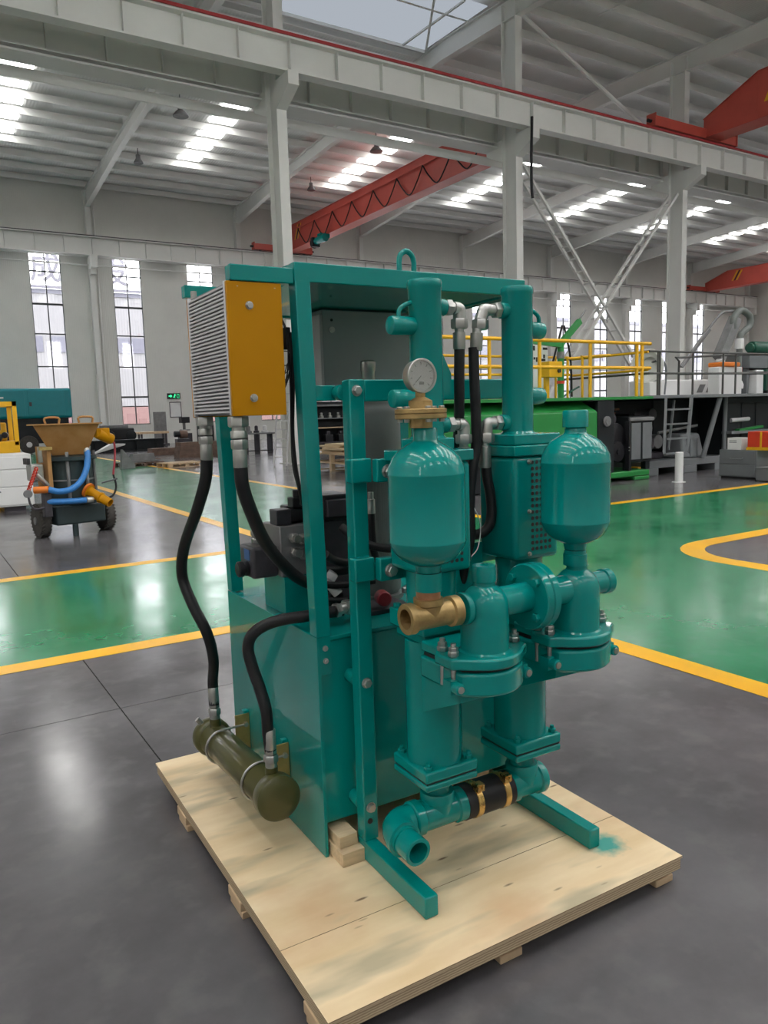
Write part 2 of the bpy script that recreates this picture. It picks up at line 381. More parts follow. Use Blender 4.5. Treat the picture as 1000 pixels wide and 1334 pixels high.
# far wall with tall windows -----------------------------------------------------------------
WX = [7.85 + 4.65 * k for k in range(-3, 14)]; WW = 1.72; WZ0, WZ1 = 1.28, 11.86
wb = MB(); prev = XL
for x in WX:
    wb.box(prev, x - WW / 2, YW, YW + .25, 0, 15.6); wb.box(x - WW / 2, x + WW / 2, YW, YW + .25, 0, WZ0); wb.box(x - WW / 2, x + WW / 2, YW, YW + .25, WZ1, 15.6); prev = x + WW / 2
wb.box(prev, XR, YW, YW + .25, 0, 15.6)
wall_back = struct(wb.build('wall_back', M['wall']))
struct(MB().box(XR, XR + .25, YN, YW, 0, 16.9).build('wall_right', M['wall_side']))
struct(MB().box(XL - .25, XL, YN, YW, 0, 16.9).build('wall_left', M['wall_side']))
WXN = [3.2 + 4.65 * k for k in range(-3, 9)]
wb = MB(); prev = XL
for x in WXN:
    wb.box(prev, x - WW / 2, YN - .25, YN, 0, 15.6); wb.box(x - WW / 2, x + WW / 2, YN - .25, YN, 0, 8.46); wb.box(x - WW / 2, x + WW / 2, YN - .25, YN, WZ1, 15.6); prev = x + WW / 2
wb.box(prev, XR, YN - .25, YN, 0, 15.6)
struct(wb.build('wall_front', M['wall']))
rows = [WZ0, 2.99, 4.84, 6.74, 8.46, 10.32, 10.88, 11.41, WZ1]
fm = MB()
hw = WW / 2
for sx in (-1, 1): fm.box(sx * hw - .04, sx * hw + .04, -.03, .10, WZ0, WZ1)
fm.box(-.03, .03, 0, .08, WZ0, WZ1)
for i, z in enumerate(rows):
    t = .055 if i in (0, 1, 4, 8) else .035
    fm.box(-hw, hw, -.02, .09, z - t, z + t)
frame_src = fm.mesh('window_frame', M['frame'])
fm = MB()
for sx in (-1, 1): fm.box(sx * hw - .04, sx * hw + .04, -.03, .10, 8.46, WZ1)
fm.box(-.03, .03, 0, .08, 8.46, WZ1)
for i, z in enumerate(rows):
    if z > 8.4: fm.box(-hw, hw, -.02, .09, z - .04, z + .04)
frame_hi = fm.mesh('window_frame', M['frame'])
pane_m = {}
for i in range(8): pane_m[i] = MB().box(0, hw, .035, .043, rows[i], rows[i + 1]).mesh('pane', M['glass'])
nwin = 0
for (xs, y, first) in ((WX, YW + .06, True), (WXN, YN - .14, False)):
    for x in xs:
        nwin += 1
        w = bpy.data.objects.new('window_%d' % nwin, frame_src if first else frame_hi); COL.objects.link(w); w.location = (x, y, 0); struct(w)
        for i in range(0 if first else 4, 8):
            for sx in (0, 1):
                p = bpy.data.objects.new('pane', pane_m[i]); COL.objects.link(p); p.parent = w; p.location = (-hw if sx == 0 else 0, 0, 0)
# wall columns, crane beam, pipes on the far wall
for x in COLX:
    struct(MB().box(x - .16, x + .16, YW - .42, YW, 0, 15.1).build('column', M['white_steel']))
    struct(MB().box(x - .20, x + .20, YW - 1.2, YW - .42, 10.55, 11.25).box(x - .16, x + .16, YW - .85, YW - .42, 10.2, 10.55).build('bracket', M['white_steel']))
def girder(name, y, z0, z1, fl_w, rail_mat, ribs=1.56, side=1):
    g = MB().box(XL + .1, XR - .1, y - .02, y + .02, z0 + .04, z1 - .05)
    g.box(XL + .1, XR - .1, y - fl_w, y + fl_w, z1 - .05, z1); g.box(XL + .1, XR - .1, y - fl_w * .75, y + fl_w * .75, z0, z0 + .05)
    x = XL + 1
    while x < XR - 1:
        g.box(x - .012, x + .012, y - fl_w * .72, y + fl_w * .72, z0 + .05, z1 - .05); x += ribs
    o = struct(g.build(name, M['white_steel']))
    MB().box(XL + .1, XR - .1, y - .05, y + .05, z1, z1 + .10).build('rail', rail_mat, o)
    return o
girder('runway_beam', YW - .85, 11.25, 12.32, .22, M['darkm'])
gA = girder('runway_beam', YG - .95, 11.33, 12.24, .26, M['red_rail'])
MB().box(XL + .1, XR - .1, YG - 1.26, YG - 1.215, 12.25, 12.33).build('conductor_bar', M['red_rail'], gA)
gB = girder('runway_beam', YG + .95, 11.33, 12.24, .26, M['red_rail'])
struct(MB().box(XL + .1, XR - .1, YG + .62, YG + 1.35, 11.12, 11.18).box(XL + .1, XR - .1, YG + 1.9, YG + 1.96, 10.95, 11.25).build('walkway_beam', M['white_steel']))
for z in (11.30 - .05, 10.75):
    struct(MB().cyl((XL + .2, YW - .55, z), (XR - .2, YW - .55, z), .06 if z > 11 else .045, n=10).build('wall_pipe', M['white_steel']))
# inner columns with two crane brackets, and roof rafters
for x in COLX:
    struct(MB().box(x - .16, x + .16, YG - .375, YG - .34, 0, 15.9).box(x - .16, x + .16, YG + .34, YG + .375, 0, 15.9).box(x - .02, x + .02, YG - .34, YG + .34, 0, 15.9)
           .box(x - .24, x + .24, YG - .45, YG + .45, 0, .03).build('column', M['white_steel']))
    struct(MB().prism([(x - .17, YG - 1.25, 11.33), (x - .17, YG - 1.25, 10.95), (x - .17, YG - .375, 10.55), (x - .17, YG - .375, 11.33)], (.34, 0, 0))
           .prism([(x - .17, YG + .375, 11.33), (x - .17, YG + .375, 10.55), (x - .17, YG + 1.25, 10.95), (x - .17, YG + 1.25, 11.33)], (.34, 0, 0)).build('bracket', M['white_steel']))
    r = MB()
    ys = [YW - .2, 40, RIDGE, 10, YN + .1]; dep = [1.0, .62, .78, .62, 1.0]
    for a, b, da, db in zip(ys, ys[1:], dep, dep[1:]):
        za, zb = roof_z(a) - .34, roof_z(b) - .34
        for dx0, dx1, t0, t1 in ((-.14, .14, 0, .03), (-.012, .012, .03, None), (-.14, .14, -1, 0)):
            if t1 is None: A0, A1, B0, B1 = za - .03, za - da + .03, zb - .03, zb - db + .03
            elif t0 == 0: A0, A1, B0, B1 = za, za - .03, zb, zb - .03
            else: A0, A1, B0, B1 = za - da + .03, za - da, zb - db + .03, zb - db
            r.prism([(x + dx0, a, A0), (x + dx0, a, A1), (x + dx0, b, B1), (x + dx0, b, B0)], (dx1 - dx0, 0, 0))
    struct(r.build('rafter', M['white_steel']))
# roof: sheet, purlins, skylights, added fill strips, ridge monitor
ce = MB()
for (a, b) in ((YW + .3, RIDGE), (RIDGE, YN - .3)):
    ce.prism([(XL - .3, a, roof_z(a)), (XL - .3, a, roof_z(a) + .06), (XL - .3, b, roof_z(b) + .06), (XL - .3, b, roof_z(b))], (XR - XL + .6, 0, 0))
ceiling = struct(ce.build('ceiling', M['roof']))
pm = MB().prism([(XL, -.05, -.36), (XL, .05, -.36), (XL, .05, -.04), (XL, -.05, -.04)], (XR - XL, 0, 0)).mesh('purlin', M['white_steel'])
y = YW - .8
PUR = []
while y > YN + .5:
    p = bpy.data.objects.new('purlin', pm); COL.objects.link(p); p.parent = ceiling; p.location = (0, y, roof_z(y)); PUR.append(y); y -= 1.72
SKX = [5.3 + 9.4 * k for k in range(-2, 8)]
SKX_ADDED = [.6 + 9.4 * k for k in range(-1, 5)]  # extra glowing strips out of view, added to light the near bay
for x in SKX + SKX_ADDED:
    for a, b in list(zip(PUR, PUR[1:])):
        mid = (a + b) / 2
        if (33.8 < mid < 43.2 and x in SKX) or -5.0 < mid < 9.5:
            MB().prism([(x - .62, a - .30, roof_z(a) - .045), (x + .62, a - .30, roof_z(a) - .045), (x + .62, b + .22, roof_z(b) - .045), (x - .62, b + .22, roof_z(b) - .045)], (0, 0, .012)).build('skylight_or_fill_panel', M['skylight'], ceiling)
# ridge monitor panel between the second and third rafters
mz = roof_z(RIDGE) - .36
MB().prism([(COLX[2] + 2.3, 23.2, mz - .1), (COLX[3] - .25, 23.2, mz - .1), (COLX[3] - .25, 27.2, mz - .02), (COLX[2] + 2.3, 27.2, mz - .02)], (0, 0, .03)).build('monitor_panel', M['monitor'], ceiling)
mb = MB().bar((COLX[3] - .25, 27.25, mz - .06), (COLX[2], 27.25, mz - .06), .10, .16)
mb.bar((COLX[3] - 2.6, 23.2, mz - .16), (COLX[3] - .2, 27.2, mz - .12), .08, .08).bar((COLX[3] - 1.3, 23.2, mz - .14), (COLX[3] - 1.3, 27.2, mz - .05), .07, .07)
struct(mb.build('monitor_beam', M['white_steel']))
struct(MB().bar((COLX[2], YW - 21.6, mz - .5), (COLX[3], YW - 21.6, mz - .5), .14, .2).build('tie_beam', M['white_steel']))
# tie rods and braces of the roof near the third bay
struct(MB().tube([(COLX[3] + .2, YG, 15.75), (COLX[4] - .2, YG, 12.0)], .075, 8, 1).build('column_brace', M['white_steel']))
struct(MB().tube([(COLX[3] + 3.6, 15.5, roof_z(15.5) - .4), (COLX[3] + 3.6, 21.5, roof_z(21.5) - .4)], .03, 6, 1).build('roof_rod', M['white_steel']))
# laced X brace between the third and fourth inner columns
xb = MB()
xa, xz = COLX[3], COLX[4]
for dy in (-.22, .22):
    xb.bar((xa + .3, YG + dy, 10.4), (xz - .3, YG + dy, .6), .10, .10).bar((xz - .3, YG + dy, 10.4), (xa + .3, YG + dy, .6), .10, .10)
xbo = struct(xb.build('column_brace', M['white_steel']))
lac = MB().box(-.03, .03, -.169, .169, -.025, .025).mesh('lacing_bar', M['white_steel'])
for k in range(1, 22):
    t = k / 22
    for (x0, x1) in ((xa + .3, xz - .3), (xz - .3, xa + .3)):
        if k == 11 and x0 > x1: continue
        o = bpy.data.objects.new('lacing_bar', lac); COL.objects.link(o); o.parent = xbo; o.location = (x0 + (x1 - x0) * t, YG, 10.4 - 9.8 * t)
# drain pipe on the far wall, cable by the second bay
struct(MB().cyl((COLX[2] + .35, YW - .2, 0), (COLX[2] + .35, YW - .2, 15.2), .05, n=8).build('downpipe', M['white_steel']))

# outside ---------------------------------------------------------------------------------------
struct(MB().box(-60, 140, YW + .3, 110, -.35, -.05).build('ground', M['asphalt']))
struct(MB().box(-60, 140, -70, YN - .3, -.35, -.05).build('ground', M['asphalt']))
b = thing('factory_building', 'long white factory building seen outside through the tall windows', 'building', (20, 76, -.05))
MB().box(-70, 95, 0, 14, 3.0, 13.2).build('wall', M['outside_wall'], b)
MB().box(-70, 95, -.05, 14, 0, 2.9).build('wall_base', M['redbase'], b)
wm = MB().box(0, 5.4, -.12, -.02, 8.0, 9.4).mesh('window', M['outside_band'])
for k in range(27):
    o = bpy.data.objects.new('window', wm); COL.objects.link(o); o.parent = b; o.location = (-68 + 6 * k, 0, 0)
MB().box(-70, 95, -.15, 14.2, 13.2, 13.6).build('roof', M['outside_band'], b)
# rooftop lettering seen through two of the windows
s = thing('rooftop_sign', 'grey rooftop letters standing on the factory outside the windows', 'sign', (0, 75.2, 13.55))
R90 = Matrix.Rotation(PI / 2, 4, 'X')
MB().box(7, 24, .25, .4, 0, .25).build('sign_rail', M['text_grey'], s)
for ch, x in (('成', 12.05), ('发', 18.0)):
    text_mesh('letter', ch, 2.75, M['text_grey'], s, Matrix.Translation((x, 0.2, 1.62)) @ R90, .08, bold=.035)
# ================================================================== PALLET UNDER THE PUMP UNIT
PR = math.radians(-1.6)
pal = thing('plywood_pallet', 'large plywood topped skid pallet on the grey floor carrying the teal pump unit', 'pallet', (0.706, 1.450, 0), PR)
PL, PW = 1.60, 1.235
jy = 0.285
for (y0, y1) in ((0.0, jy - .0012), (jy + .0012, PL)):
    o = MB().box(0, PW, y0, y1, .092, .0998).build('plywood_face', M['ply'], pal); o.data.materials.append(M['ply_edge'])
    for p in o.data.polygons:
        if abs(p.normal.z) < .5: p.material_index = 1
MB().box(.004, PW - .004, .004, PL - .004, .056, .0918).build('plywood_core', M['ply_edge'], pal)
for yy in (0.035, .60, 1.18):
    for xx in (.0, .53, 1.150):
        bk = MB().box(xx, xx + .085, yy, yy + .11, .024, .0558).build('block', M['timber2'], pal, .003)
        MB().box(xx + .004, xx + .082, yy - .004, yy + .105, 0, .0238).build('foot_block', M['timber2'], bk, .003)
tb = thing('packing_timber', 'short sawn timber offcut under the front left corner of the teal tank', 'timber', (1.100, 1.616, .10), math.radians(-1.5))
MB().box(-.078, .0, .345, .78, 0, .045).build('lower_board', M['timber'], tb, .002)
MB().box(-.072, -.008, .375, .78, .0455, .085).build('upper_board', M['timber'], tb, .002)
MB().box(.52, .62, .5, 1.15, 0, .085).build('far_board', M['timber'], tb, .002)

# ================================================================== THE PUMP UNIT
UC = (.168, .503); VC = .1875; VD = -.065
u = thing('slurry_pump_unit', 'teal twin cylinder hydraulic pump unit with yellow sided cooler on the plywood pallet', 'pump', (1.100, 1.616, .10), math.radians(-1.5))
T = M['teal']
def bolt(name, p, axis, r=.012, h=.010, parent=u, m='steel', washer=True):
    b = MB()
    if washer: b.lathe(p, axis, [(r * 1.22, 0), (r * 1.22, .002)], 16)
    b.hexa(Vector(p) + Vector(axis).normalized() * (.002 if washer else 0), axis, r, h)
    return b.build(name, M[m], parent)

# --- subframe
for x0, x1 in ((0, .044), (.628, .672)): MB().box(x0, x1, 0, .39, .0005, .064).build('foot', T, u, .004)
for x0, x1 in ((0, .05), (.622, .672)): MB().box(x0, x1, .34, .39, .0645, 1.502).build('upright', T, u, .004)
MB().box(.0505, .6215, .341, .389, 1.437, 1.501).build('crossbar', T, u, .004)
MB().box(.0505, .6215, .345, .385, .90, .95).build('crossbar', T, u, .004)
for w in (1.469, .58, .174):
    bolt('bolt', (.024, .34, w), (0, -1, 0), .0135, .011)
    bolt('bolt', (.648, .34, w), (0, -1, 0), .0135, .011)
MB().cyl((.020, .3398, .129), (.020, .3385, .129), .009).build('bolt_hole', M['ink'], u)
for w in (.58, .174): MB().rcyl((.02, .391, w), (.02, .439, w), .024).build('spacer', T, u)
MB().rcyl((.008, .391, 1.466), (.008, .43, 1.466), .024).box(-.075, .034, .43, .462, 1.443, 1.489).build('tie_bar', T, u, .003)
for sx in (0, 1):
    X = (lambda a: a) if sx == 0 else (lambda a: .672 - a)
    def bx(m, a, b, *k): m.box(min(X(a), X(b)), max(X(a), X(b)), *k)
    for (w0, w1) in ((1.200, 1.272), (.905, .977)):
        m = MB(); bx(m, -.022, .046, .302, .3395, w0, w1); o = m.build('clamp_bracket', T, u, .005)
        m = MB(); bx(m, .0465, .160, .272, .304, w0 + .001, w1 - .002); m.build('clamp_arm', T, o, .004)
        bolt('clamp_bolt', (X(.082), .272, (w0 + w1) / 2 - .004), (0, -1, 0), .017, .016, o)
        MB().rcyl((X(.142), .2718, w0 + .035), (X(.142), .262, w0 + .035), .016).build('clamp_boss', T, o)

# --- pumping cylinders
for i, uc in enumerate(UC):
    c = (uc, VC)
    MB().lathe((uc, VC, 0), (0, 0, 1), [(.084, .3685), (.084, .7415)], 40).build('pump_cylinder', T, u)
    f = MB().box(uc - .0925, uc + .0925, VC - .0925, VC + .0925, .335, .368).build('cylinder_flange', T, u, .006)
    MB().box(uc - .088, uc + .088, VC - .088, VC + .088, .3305, .3348).build('gasket', M['rubber'], f)
    MB().box(uc - .0925, uc + .0925, VC - .0925, VC + .0925, .309, .3303).build('flange_plate', T, f, .006)
    for a in (-1, 1):
        for b_ in (-1, 1):
            q = (uc + a * .072, VC + b_ * .072, .3682)
            MB().hexa(q, (0, 0, 1), .0125, .012).cyl((q[0], q[1], .379), (q[0], q[1], .390), .0065, n=10).build('nut', T, f)
    mf = MB().box(uc - .0925, uc + .0925, VC - .0925, VC + .0925, .772, .826).build('upper_flange', T, u, .006)
    MB().box(uc - .078, uc + .078, VC - .078, VC + .078, .742, .7715).build('flange_plate', T, mf, .006)
    for a in (-1, 1): MB().hexa((uc - .074, VC + a * .074, .8262), (0, 0, 1), .012, .012).build('nut', T, mf)
    MB().lathe((uc, VC, 0), (0, 0, 1), [(.074, .8265), (.074, .9445)], 36).build('middle_tube', T, u)
    g = MB().box(uc - .088, uc + .088, VC - .0885, VC + .0885, .945, 1.2615).build('guard_box', T, u, .016, 3)
    h = MB()
    for r in range(15):
        w = 1.242 - r * .0188
        for k in range(5): h.cyl((uc - .020 + k * .0172, VC - .0886, w), (uc - .020 + k * .0172, VC - .0894, w), .0058, n=10)
    h = h.build('perforation', M['ink'], g); h['kind'] = 'stuff'
    for w in (1.245, 1.095, .965):
        bolt('guard_screw', (uc - .034, VC - .0888, w), (0, -1, 0), .0055, .006, g)
        bolt('guard_screw', (uc + .0885, VC - .060, w), (1, 0, 0), .0055, .008, g)
    rm = MB().box(uc - .094, uc + .094, VC - .094, VC + .094, 1.262, 1.294).build('guard_rim', T, u, .004)
    hh = .055 if i == 0 else .091
    MB().box(uc - hh, uc + hh, VC - hh, VC + hh, 1.2945, 1.327).build('rim_plate', T, rm, .004)
    MB().lathe((uc, VC, 0), (0, 0, 1), [(.054, 1.3272), (.0475, 1.334), (.0475, 1.742), (.0495, 1.745), (.0495, 1.760), (.046, 1.766), (.020, 1.768), (0, 1.768)], 32).build('hydraulic_tube', T, u)
    sg = -1 if i == 0 else 1                       # short capped stubs outside, steel ports inside
    for w in (1.640, 1.440):
        e = .118 if i == 0 else .100
        MB().rcyl((uc + sg * .040, VC, w), (uc + sg * e, VC, w), .026, .006).build('port_stub', T, u)
    MB().tube([(uc + sg * .088, VC, 1.660), (uc + sg * .085, VC, 1.682), (uc + sg * .068, VC, 1.696), (uc + sg * .045, VC, 1.704)], .0065, 10).build('lifting_loop', T, u)
    for w in (1.695, 1.362):
        MB().rcyl((uc - sg * .040, VC, w), (uc - sg * .068, VC, w), .024, .005).build('port_boss', T, u)
MB().prism([(.2155, VC + .01, 1.60), (.262, VC + .01, 1.51), (.262, VC + .01, 1.45), (.2155, VC + .01, 1.45)], (0, .008, 0)).build('gusset', T, u)

# --- steel hose ends and pressure hoses between the tubes
def elbow_fit(u0, sgn, w, ue, wd, slant, name='elbow_fitting'):
    """hexes on the port, elbow, nut and ferrule down to the hose"""
    m = MB().hexa((u0, VC, w), (sgn, 0, 0), .024, .020).cyl((u0 + sgn * .02, VC, w), (ue - sgn * .02, VC, w), .016, n=16)
    m.tube([(ue - sgn * .022, VC, w), (ue - sgn * .004, VC, w - .002), (ue, VC, w - .010), (ue + slant * .15, VC, w - .032)], .0185, 14)
    m.hexa((ue + slant * .15, VC, w - .030), (slant, 0, -1), .025, .028)
    m.lathe((ue + slant * .4, VC, w - .055), (slant, 0, -1), [(.013, 0), (.013, .012), (.0185, .014), (.0185, wd), (.0165, wd + .004)], 18)
    return m.build(name, M['steel'], u)
elbow_fit(.238, 1, 1.695, .288, .058, -.006)
elbow_fit(.433, -1, 1.695, .372, .060, -.055)
elbow_fit(.238, 1, 1.362, .296, .040, 0.0)
elbow_fit(.433, -1, 1.362, .383, .075, -.02)
def hose(name, pts, r=.0155, parent=u, m='rubber'): return MB().tube(pts, r, 14, 7).build(name, M[m], parent)
hose('pressure_hose', [(.286, VC, 1.583), (.283, VC, 1.50), (.289, VC + .01, 1.41), (.305, VC + .04, 1.33), (.318, VC + .09, 1.24), (.322, VC + .12, 1.10), (.325, VC + .12, .93)])
hose('pressure_hose', [(.337, VC, 1.585), (.338, VC, 1.50), (.342, VC, 1.39), (.341, VC, 1.295), (.320, VC - .005, 1.215), (.314, VC, 1.115), (.318, VC + .005, 1.02), (.330, VC + .05, .93), (.335, VC + .10, .80)])
hose('pressure_hose', [(.379, VC, 1.245), (.380, VC, 1.205), (.393, VC, 1.143), (.396, VC, 1.084), (.380, VC, 1.042), (.346, VC + .02, 1.022), (.305, VC + .08, 1.02), (.22, VC + .13, 1.03)])
hose('pressure_hose', [(.2965, VC, 1.265), (.297, VC + .01, 1.20), (.300, VC + .05, 1.05), (.305, VC + .1, .90)], .014)
MB().tube([(.300, VC, 1.155), (.318, VC - .01, 1.12), (.338, VC - .02, 1.06), (.320, VC - .03, .995), (.276, VC - .055, .975)], .0017, 6).build('sensor_wire', M['alu'], u)
MB().cyl((.27, VC + .12, 1.0), (.41, VC + .12, 1.0), .016, n=14).build('steel_pipe', M['steel'], u)
MB().box(.262, .409, VC + .06, VC + .075, .84, .99).build('mounting_plate', T, u, .003)

# --- accumulators
def accu(uc, top):
    p = [(.030, 1.000), (.034, 1.018), (.050, 1.024), (.070, 1.036), (.086, 1.053), (.0950, 1.072), (.0965, 1.078), (.0975, 1.0805), (.0975, 1.0835), (.0965, 1.086), (.0965, 1.245), (.0975, 1.2475), (.0975, 1.2505), (.0963, 1.253), (.0945, 1.268), (.084, 1.290), (.068, 1.308), (.048, 1.321), (.034, 1.328), (.030, 1.334)]
    p += [(.030, top - .004), (.027, top)]
    return MB().lathe((uc, VD, 0), (0, 0, 1), p, 44).build('accumulator', T, u)
a1 = accu(-.008, 1.362); a1['label'] = 'teal accumulator bottle with the pressure gauge on top'
a2 = accu(.497, 1.346); a2['label'] = 'teal accumulator bottle with a plain threaded cap'
MB().lathe((.497, VD, 0), (0, 0, 1), [(.036, 1.3465), (.036, 1.390), (.033, 1.394), (.014, 1.394), (.014, 1.391), (0, 1.391)], 28).build('cap', T, a2)
MB().lathe((.497, VD, 0), (0, 0, 1), [(.034, .955), (.034, .986), (.031, .988), (.031, .998)], 28).build('neck', T, a2)
MB().lathe((-.008, VD, 0), (0, 0, 1), [(.0345, .952), (.0345, .999)], 28).build('neck', T, a1)
gx_, gy_ = -.020, VD
fg = MB().lathe((gx_, gy_, 0), (0, 0, 1), [(.0285, 1.3625), (.0285, 1.384), (.062, 1.3845), (.064, 1.3865), (.064, 1.3965), (.060, 1.3975), (.064, 1.3985), (.064, 1.4075), (.062, 1.409), (.030, 1.4095), (.029, 1.428), (.018, 1.434), (.012, 1.437), (.012, 1.450)], 32).build('gauge_flange', M['bronze'], u)
for k in range(6):
    a = k * PI / 3 + .3; q = (gx_ + .052 * math.cos(a), gy_ + .052 * math.sin(a))
    MB().hexa((*q, 1.4092), (0, 0, 1), .0075, .006).hexa((*q, 1.3843), (0, 0, -1), .0075, .008).build('flange_bolt', M['steel'], fg)
gz = 1.488
ga = MB().lathe((gx_ - .003, gy_ - .018, gz), (0, 1, 0), [(.0365, 0), (.0405, 0), (.042, .002), (.042, .006), (.0385, .008), (.0385, .030), (.034, .034), (0, .035)], 36, cap0=False).build('pressure_gauge', M['steel'], u)
MB().lathe((gx_ - .003, gy_ - .010, gz), (0, 1, 0), [(.0365, 0), (.0365, .002)], 32).build('dial', M['white'], ga)
MB().lathe((gx_ - .003, gy_ - .0175, gz), (0, 1, 0), [(.0363, 0), (.0363, .001)], 32).build('gauge_lens', M['gauge_glass'], ga)
tk = MB()
for k in range(9):
    a = math.radians(225 - 33.75 * k); cx, cz = gx_ - .003, gz
    tk.bar((cx + .026 * math.cos(a), gy_ - .0105, cz + .026 * math.sin(a)), (cx + .033 * math.cos(a), gy_ - .0105, cz + .033 * math.sin(a)), .0016, .0008, (0, 1, 0))
tk.bar((gx_ - .003, gy_ - .011, gz), (gx_ - .020, gy_ - .011, gz - .016), .002, .001, (0, 1, 0))
tk.box(gx_ - .009, gx_ + .005, gy_ - .0108, gy_ - .0102, gz - .021, gz - .014); tk.build('dial_marks', M['ink'], ga)
# brass tee below the first accumulator
MB().lathe((-.010, VD, 0), (0, 0, 1), [(.031, .933), (.031, .9515)], 24).build('bushing', M['copper'], u)
te = MB().lathe((-.080, VD, .887), (1, 0, 0), [(.026, 0), (.0385, 0), (.040, .003), (.040, .020), (.0335, .024), (.0335, .130), (.040, .134), (.040, .158)], 28, cap0=False)
te.lathe((-.010, VD, .887), (0, 0, 1), [(.0335, .0), (.0335, .026), (.0385, .030), (.0385, .0455)], 28)
te.lathe((-.080, VD, .887), (1, 0, 0), [(.026, 0), (.026, .05), (0, .05)], 28, cap0=False, cap1=False)
te = te.build('pipe_tee', M['bronze'], u); te['label'] = 'bare brass tee with an open end'

# --- valve chests
def chest_loop(uc, k, f, back=.105):
    p = [(uc - .128 * k, -.015), (uc - .128 * k, -.088)]
    for j in range(-6, 7):
        t = j / 6; p.append((uc + .100 * k * t, f + (.155 - .105) * t * t * (abs(f) / .155)))
    p += [(uc + .128 * k, -.088), (uc + .128 * k, -.015), (uc + .096, .022), (uc + .096, back), (uc - .096, back), (uc - .096, .022)]
    return p
for i, uc in enumerate(UC):
    lp = chest_loop(uc, 1, -.158)
    pl = MB().prism([(a, b, .735) for a, b in lp], (0, 0, .030)).build('chest_cover', T, u, .006, 2, 30)
    def curve(hw, f, back): return [(uc + hw * k / 6, f + .050 * (k / 6) ** 2) for k in range(-6, 7)] + [(uc + hw, back), (uc - hw, back)]
    lo = MB().prism([(a, b, .662) for a, b in curve(.103, -.152, .10)], (0, 0, .0645)).build('chest_flange', T, u, .009, 3, 30)
    MB().prism([(a, b, .7268) for a, b in curve(.094, -.140, .09)], (0, 0, .0080)).build('chest_gasket', M['rubber'], lo)
    body = curve(.093, -.128, .108)
    MB().loft([(a, b, .552 + (.108 - b) * .46) for a, b in body], [(a, b, .6615) for a, b in body]).build('chest_body', T, u, .004, 2, 30)
    for (du, v) in ((-.104, -.066), (-.100, -.010), (.108, -.058), (.100, -.002)):
        x = uc + du
        m = MB().cyl((x, v, .672), (x, v, .800), .0072, n=12).hexa((x, v, .7655), (0, 0, 1), .0145, .014).hexa((x, v, .7795), (0, 0, 1), .0125, .011)
        m.build('stud', M['steel'], pl)
    for du in (-.112, .116):
        x = uc + du
        e = MB().rcyl((x, -.108, .687), (x, -.055, .687), .0155, .004).box(x - .016, x + .016, -.085, -.05, .669, .704).build('hinge_lug', T, lo)
        MB().lathe((x, -.1085, .687), (0, -1, 0), [(.0095, 0), (.009, .003), (0, .004)], 14).build('pin_end', M['steel'], e)
    # dome
    pr = [(.070, .7652), (.0655, .770), (.0655, .884), (.063, .902), (.055, .920), (.042, .934), (.031, .941), (.0295, .946)]
    if i == 0: pr += [(.0295, .951), (.0320, .953), (.0320, .990), (.0295, .995), (.012, .995), (.012, .992), (0, .992)]
    else: pr += [(.0295, .952), (.034, .953), (.034, .9545)]
    MB().lathe((uc, VD, 0), (0, 0, 1), pr, 36).build('valve_chamber', T, u)
MB().rcyl((.090, VD, .887), (.108, VD, .887), .044, .004).build('inlet_collar', T, u)
MB().cyl((.212, VD, .887), (.3105, VD, .887), .042, n=28).build('link_pipe', T, u)
MB().cyl((.3615, VD, .887), (.452, VD, .887), .042, n=28).build('link_pipe', T, u)
for (x0, x1) in ((.311, .3355), (.3365, .361)):
    MB().lathe((x0, VD, .887), (1, 0, 0), [(.089, 0), (.092, .003), (.092, x1 - x0 - .003), (.089, x1 - x0)], 44).build('round_flange', T, u)
for k in range(4):
    a = PI / 4 + k * PI / 2
    MB().hexa((.3108, VD + .068 * math.cos(a), .887 + .068 * math.sin(a)), (-1, 0, 0), .0125, .012).build('flange_bolt', T, u)
    MB().hexa((.3612, VD + .068 * math.cos(a), .887 + .068 * math.sin(a)), (1, 0, 0), .0125, .012).build('flange_bolt', T, u)
MB().lathe((.555, VD, .890), (1, 0, 0), [(.033, 0), (.033, .046), (.037, .050), (.037, .072), (.034, .075), (.026, .075), (.026, .060), (0, .060)], 28).build('outlet_stub', T, u)

# --- suction line at the bottom
ZW = .187
for uc in UC: MB().cyl((uc + .006, VC, .230), (uc + .006, VC, .3088), .040, n=24).build('suction_neck', T, u)
t1 = MB().lathe((.075, VC, ZW), (1, 0, 0), [(.048, 0), (.053, .004), (.053, .030), (.047, .036), (.047, .150), (.053, .156), (.053, .186)], 30)
t1.lathe((UC[0] + .006, VC, ZW), (0, 0, 1), [(.047, 0), (.047, .036), (.053, .040), (.053, .066), (.050, .070)], 30); t1.build('suction_tee', T, u)
R_ = .055
el = MB().tube([(.0745, VC, ZW), (.045, VC, ZW), (.020, VC - .018, ZW), (.006, VC - .050, ZW - .002), (.006, VC - .075, ZW - .003)], .047, 26, 5)
el.lathe((.006, VC - .060, ZW - .003), (0, -1, 0), [(.052, 0), (.052, .018), (.044, .020), (.044, .030)], 28); el.build('elbow', T, u)
nz = MB().lathe((.006, VC - .088, ZW - .004), (0, -1, -.03), [(.0405, 0), (.0405, .060), (.038, .062), (.030, .062), (.029, .0), (0, .0)], 28).build('nipple', T, u); nz['label'] = 'open threaded pipe nipple'
hs = MB().lathe((.258, VC, ZW), (1, 0, 0), [(.050, 0), (.055, .002), (.055, .186), (.050, .188)], 32).build('coupling_hose', M['rubber'], u)
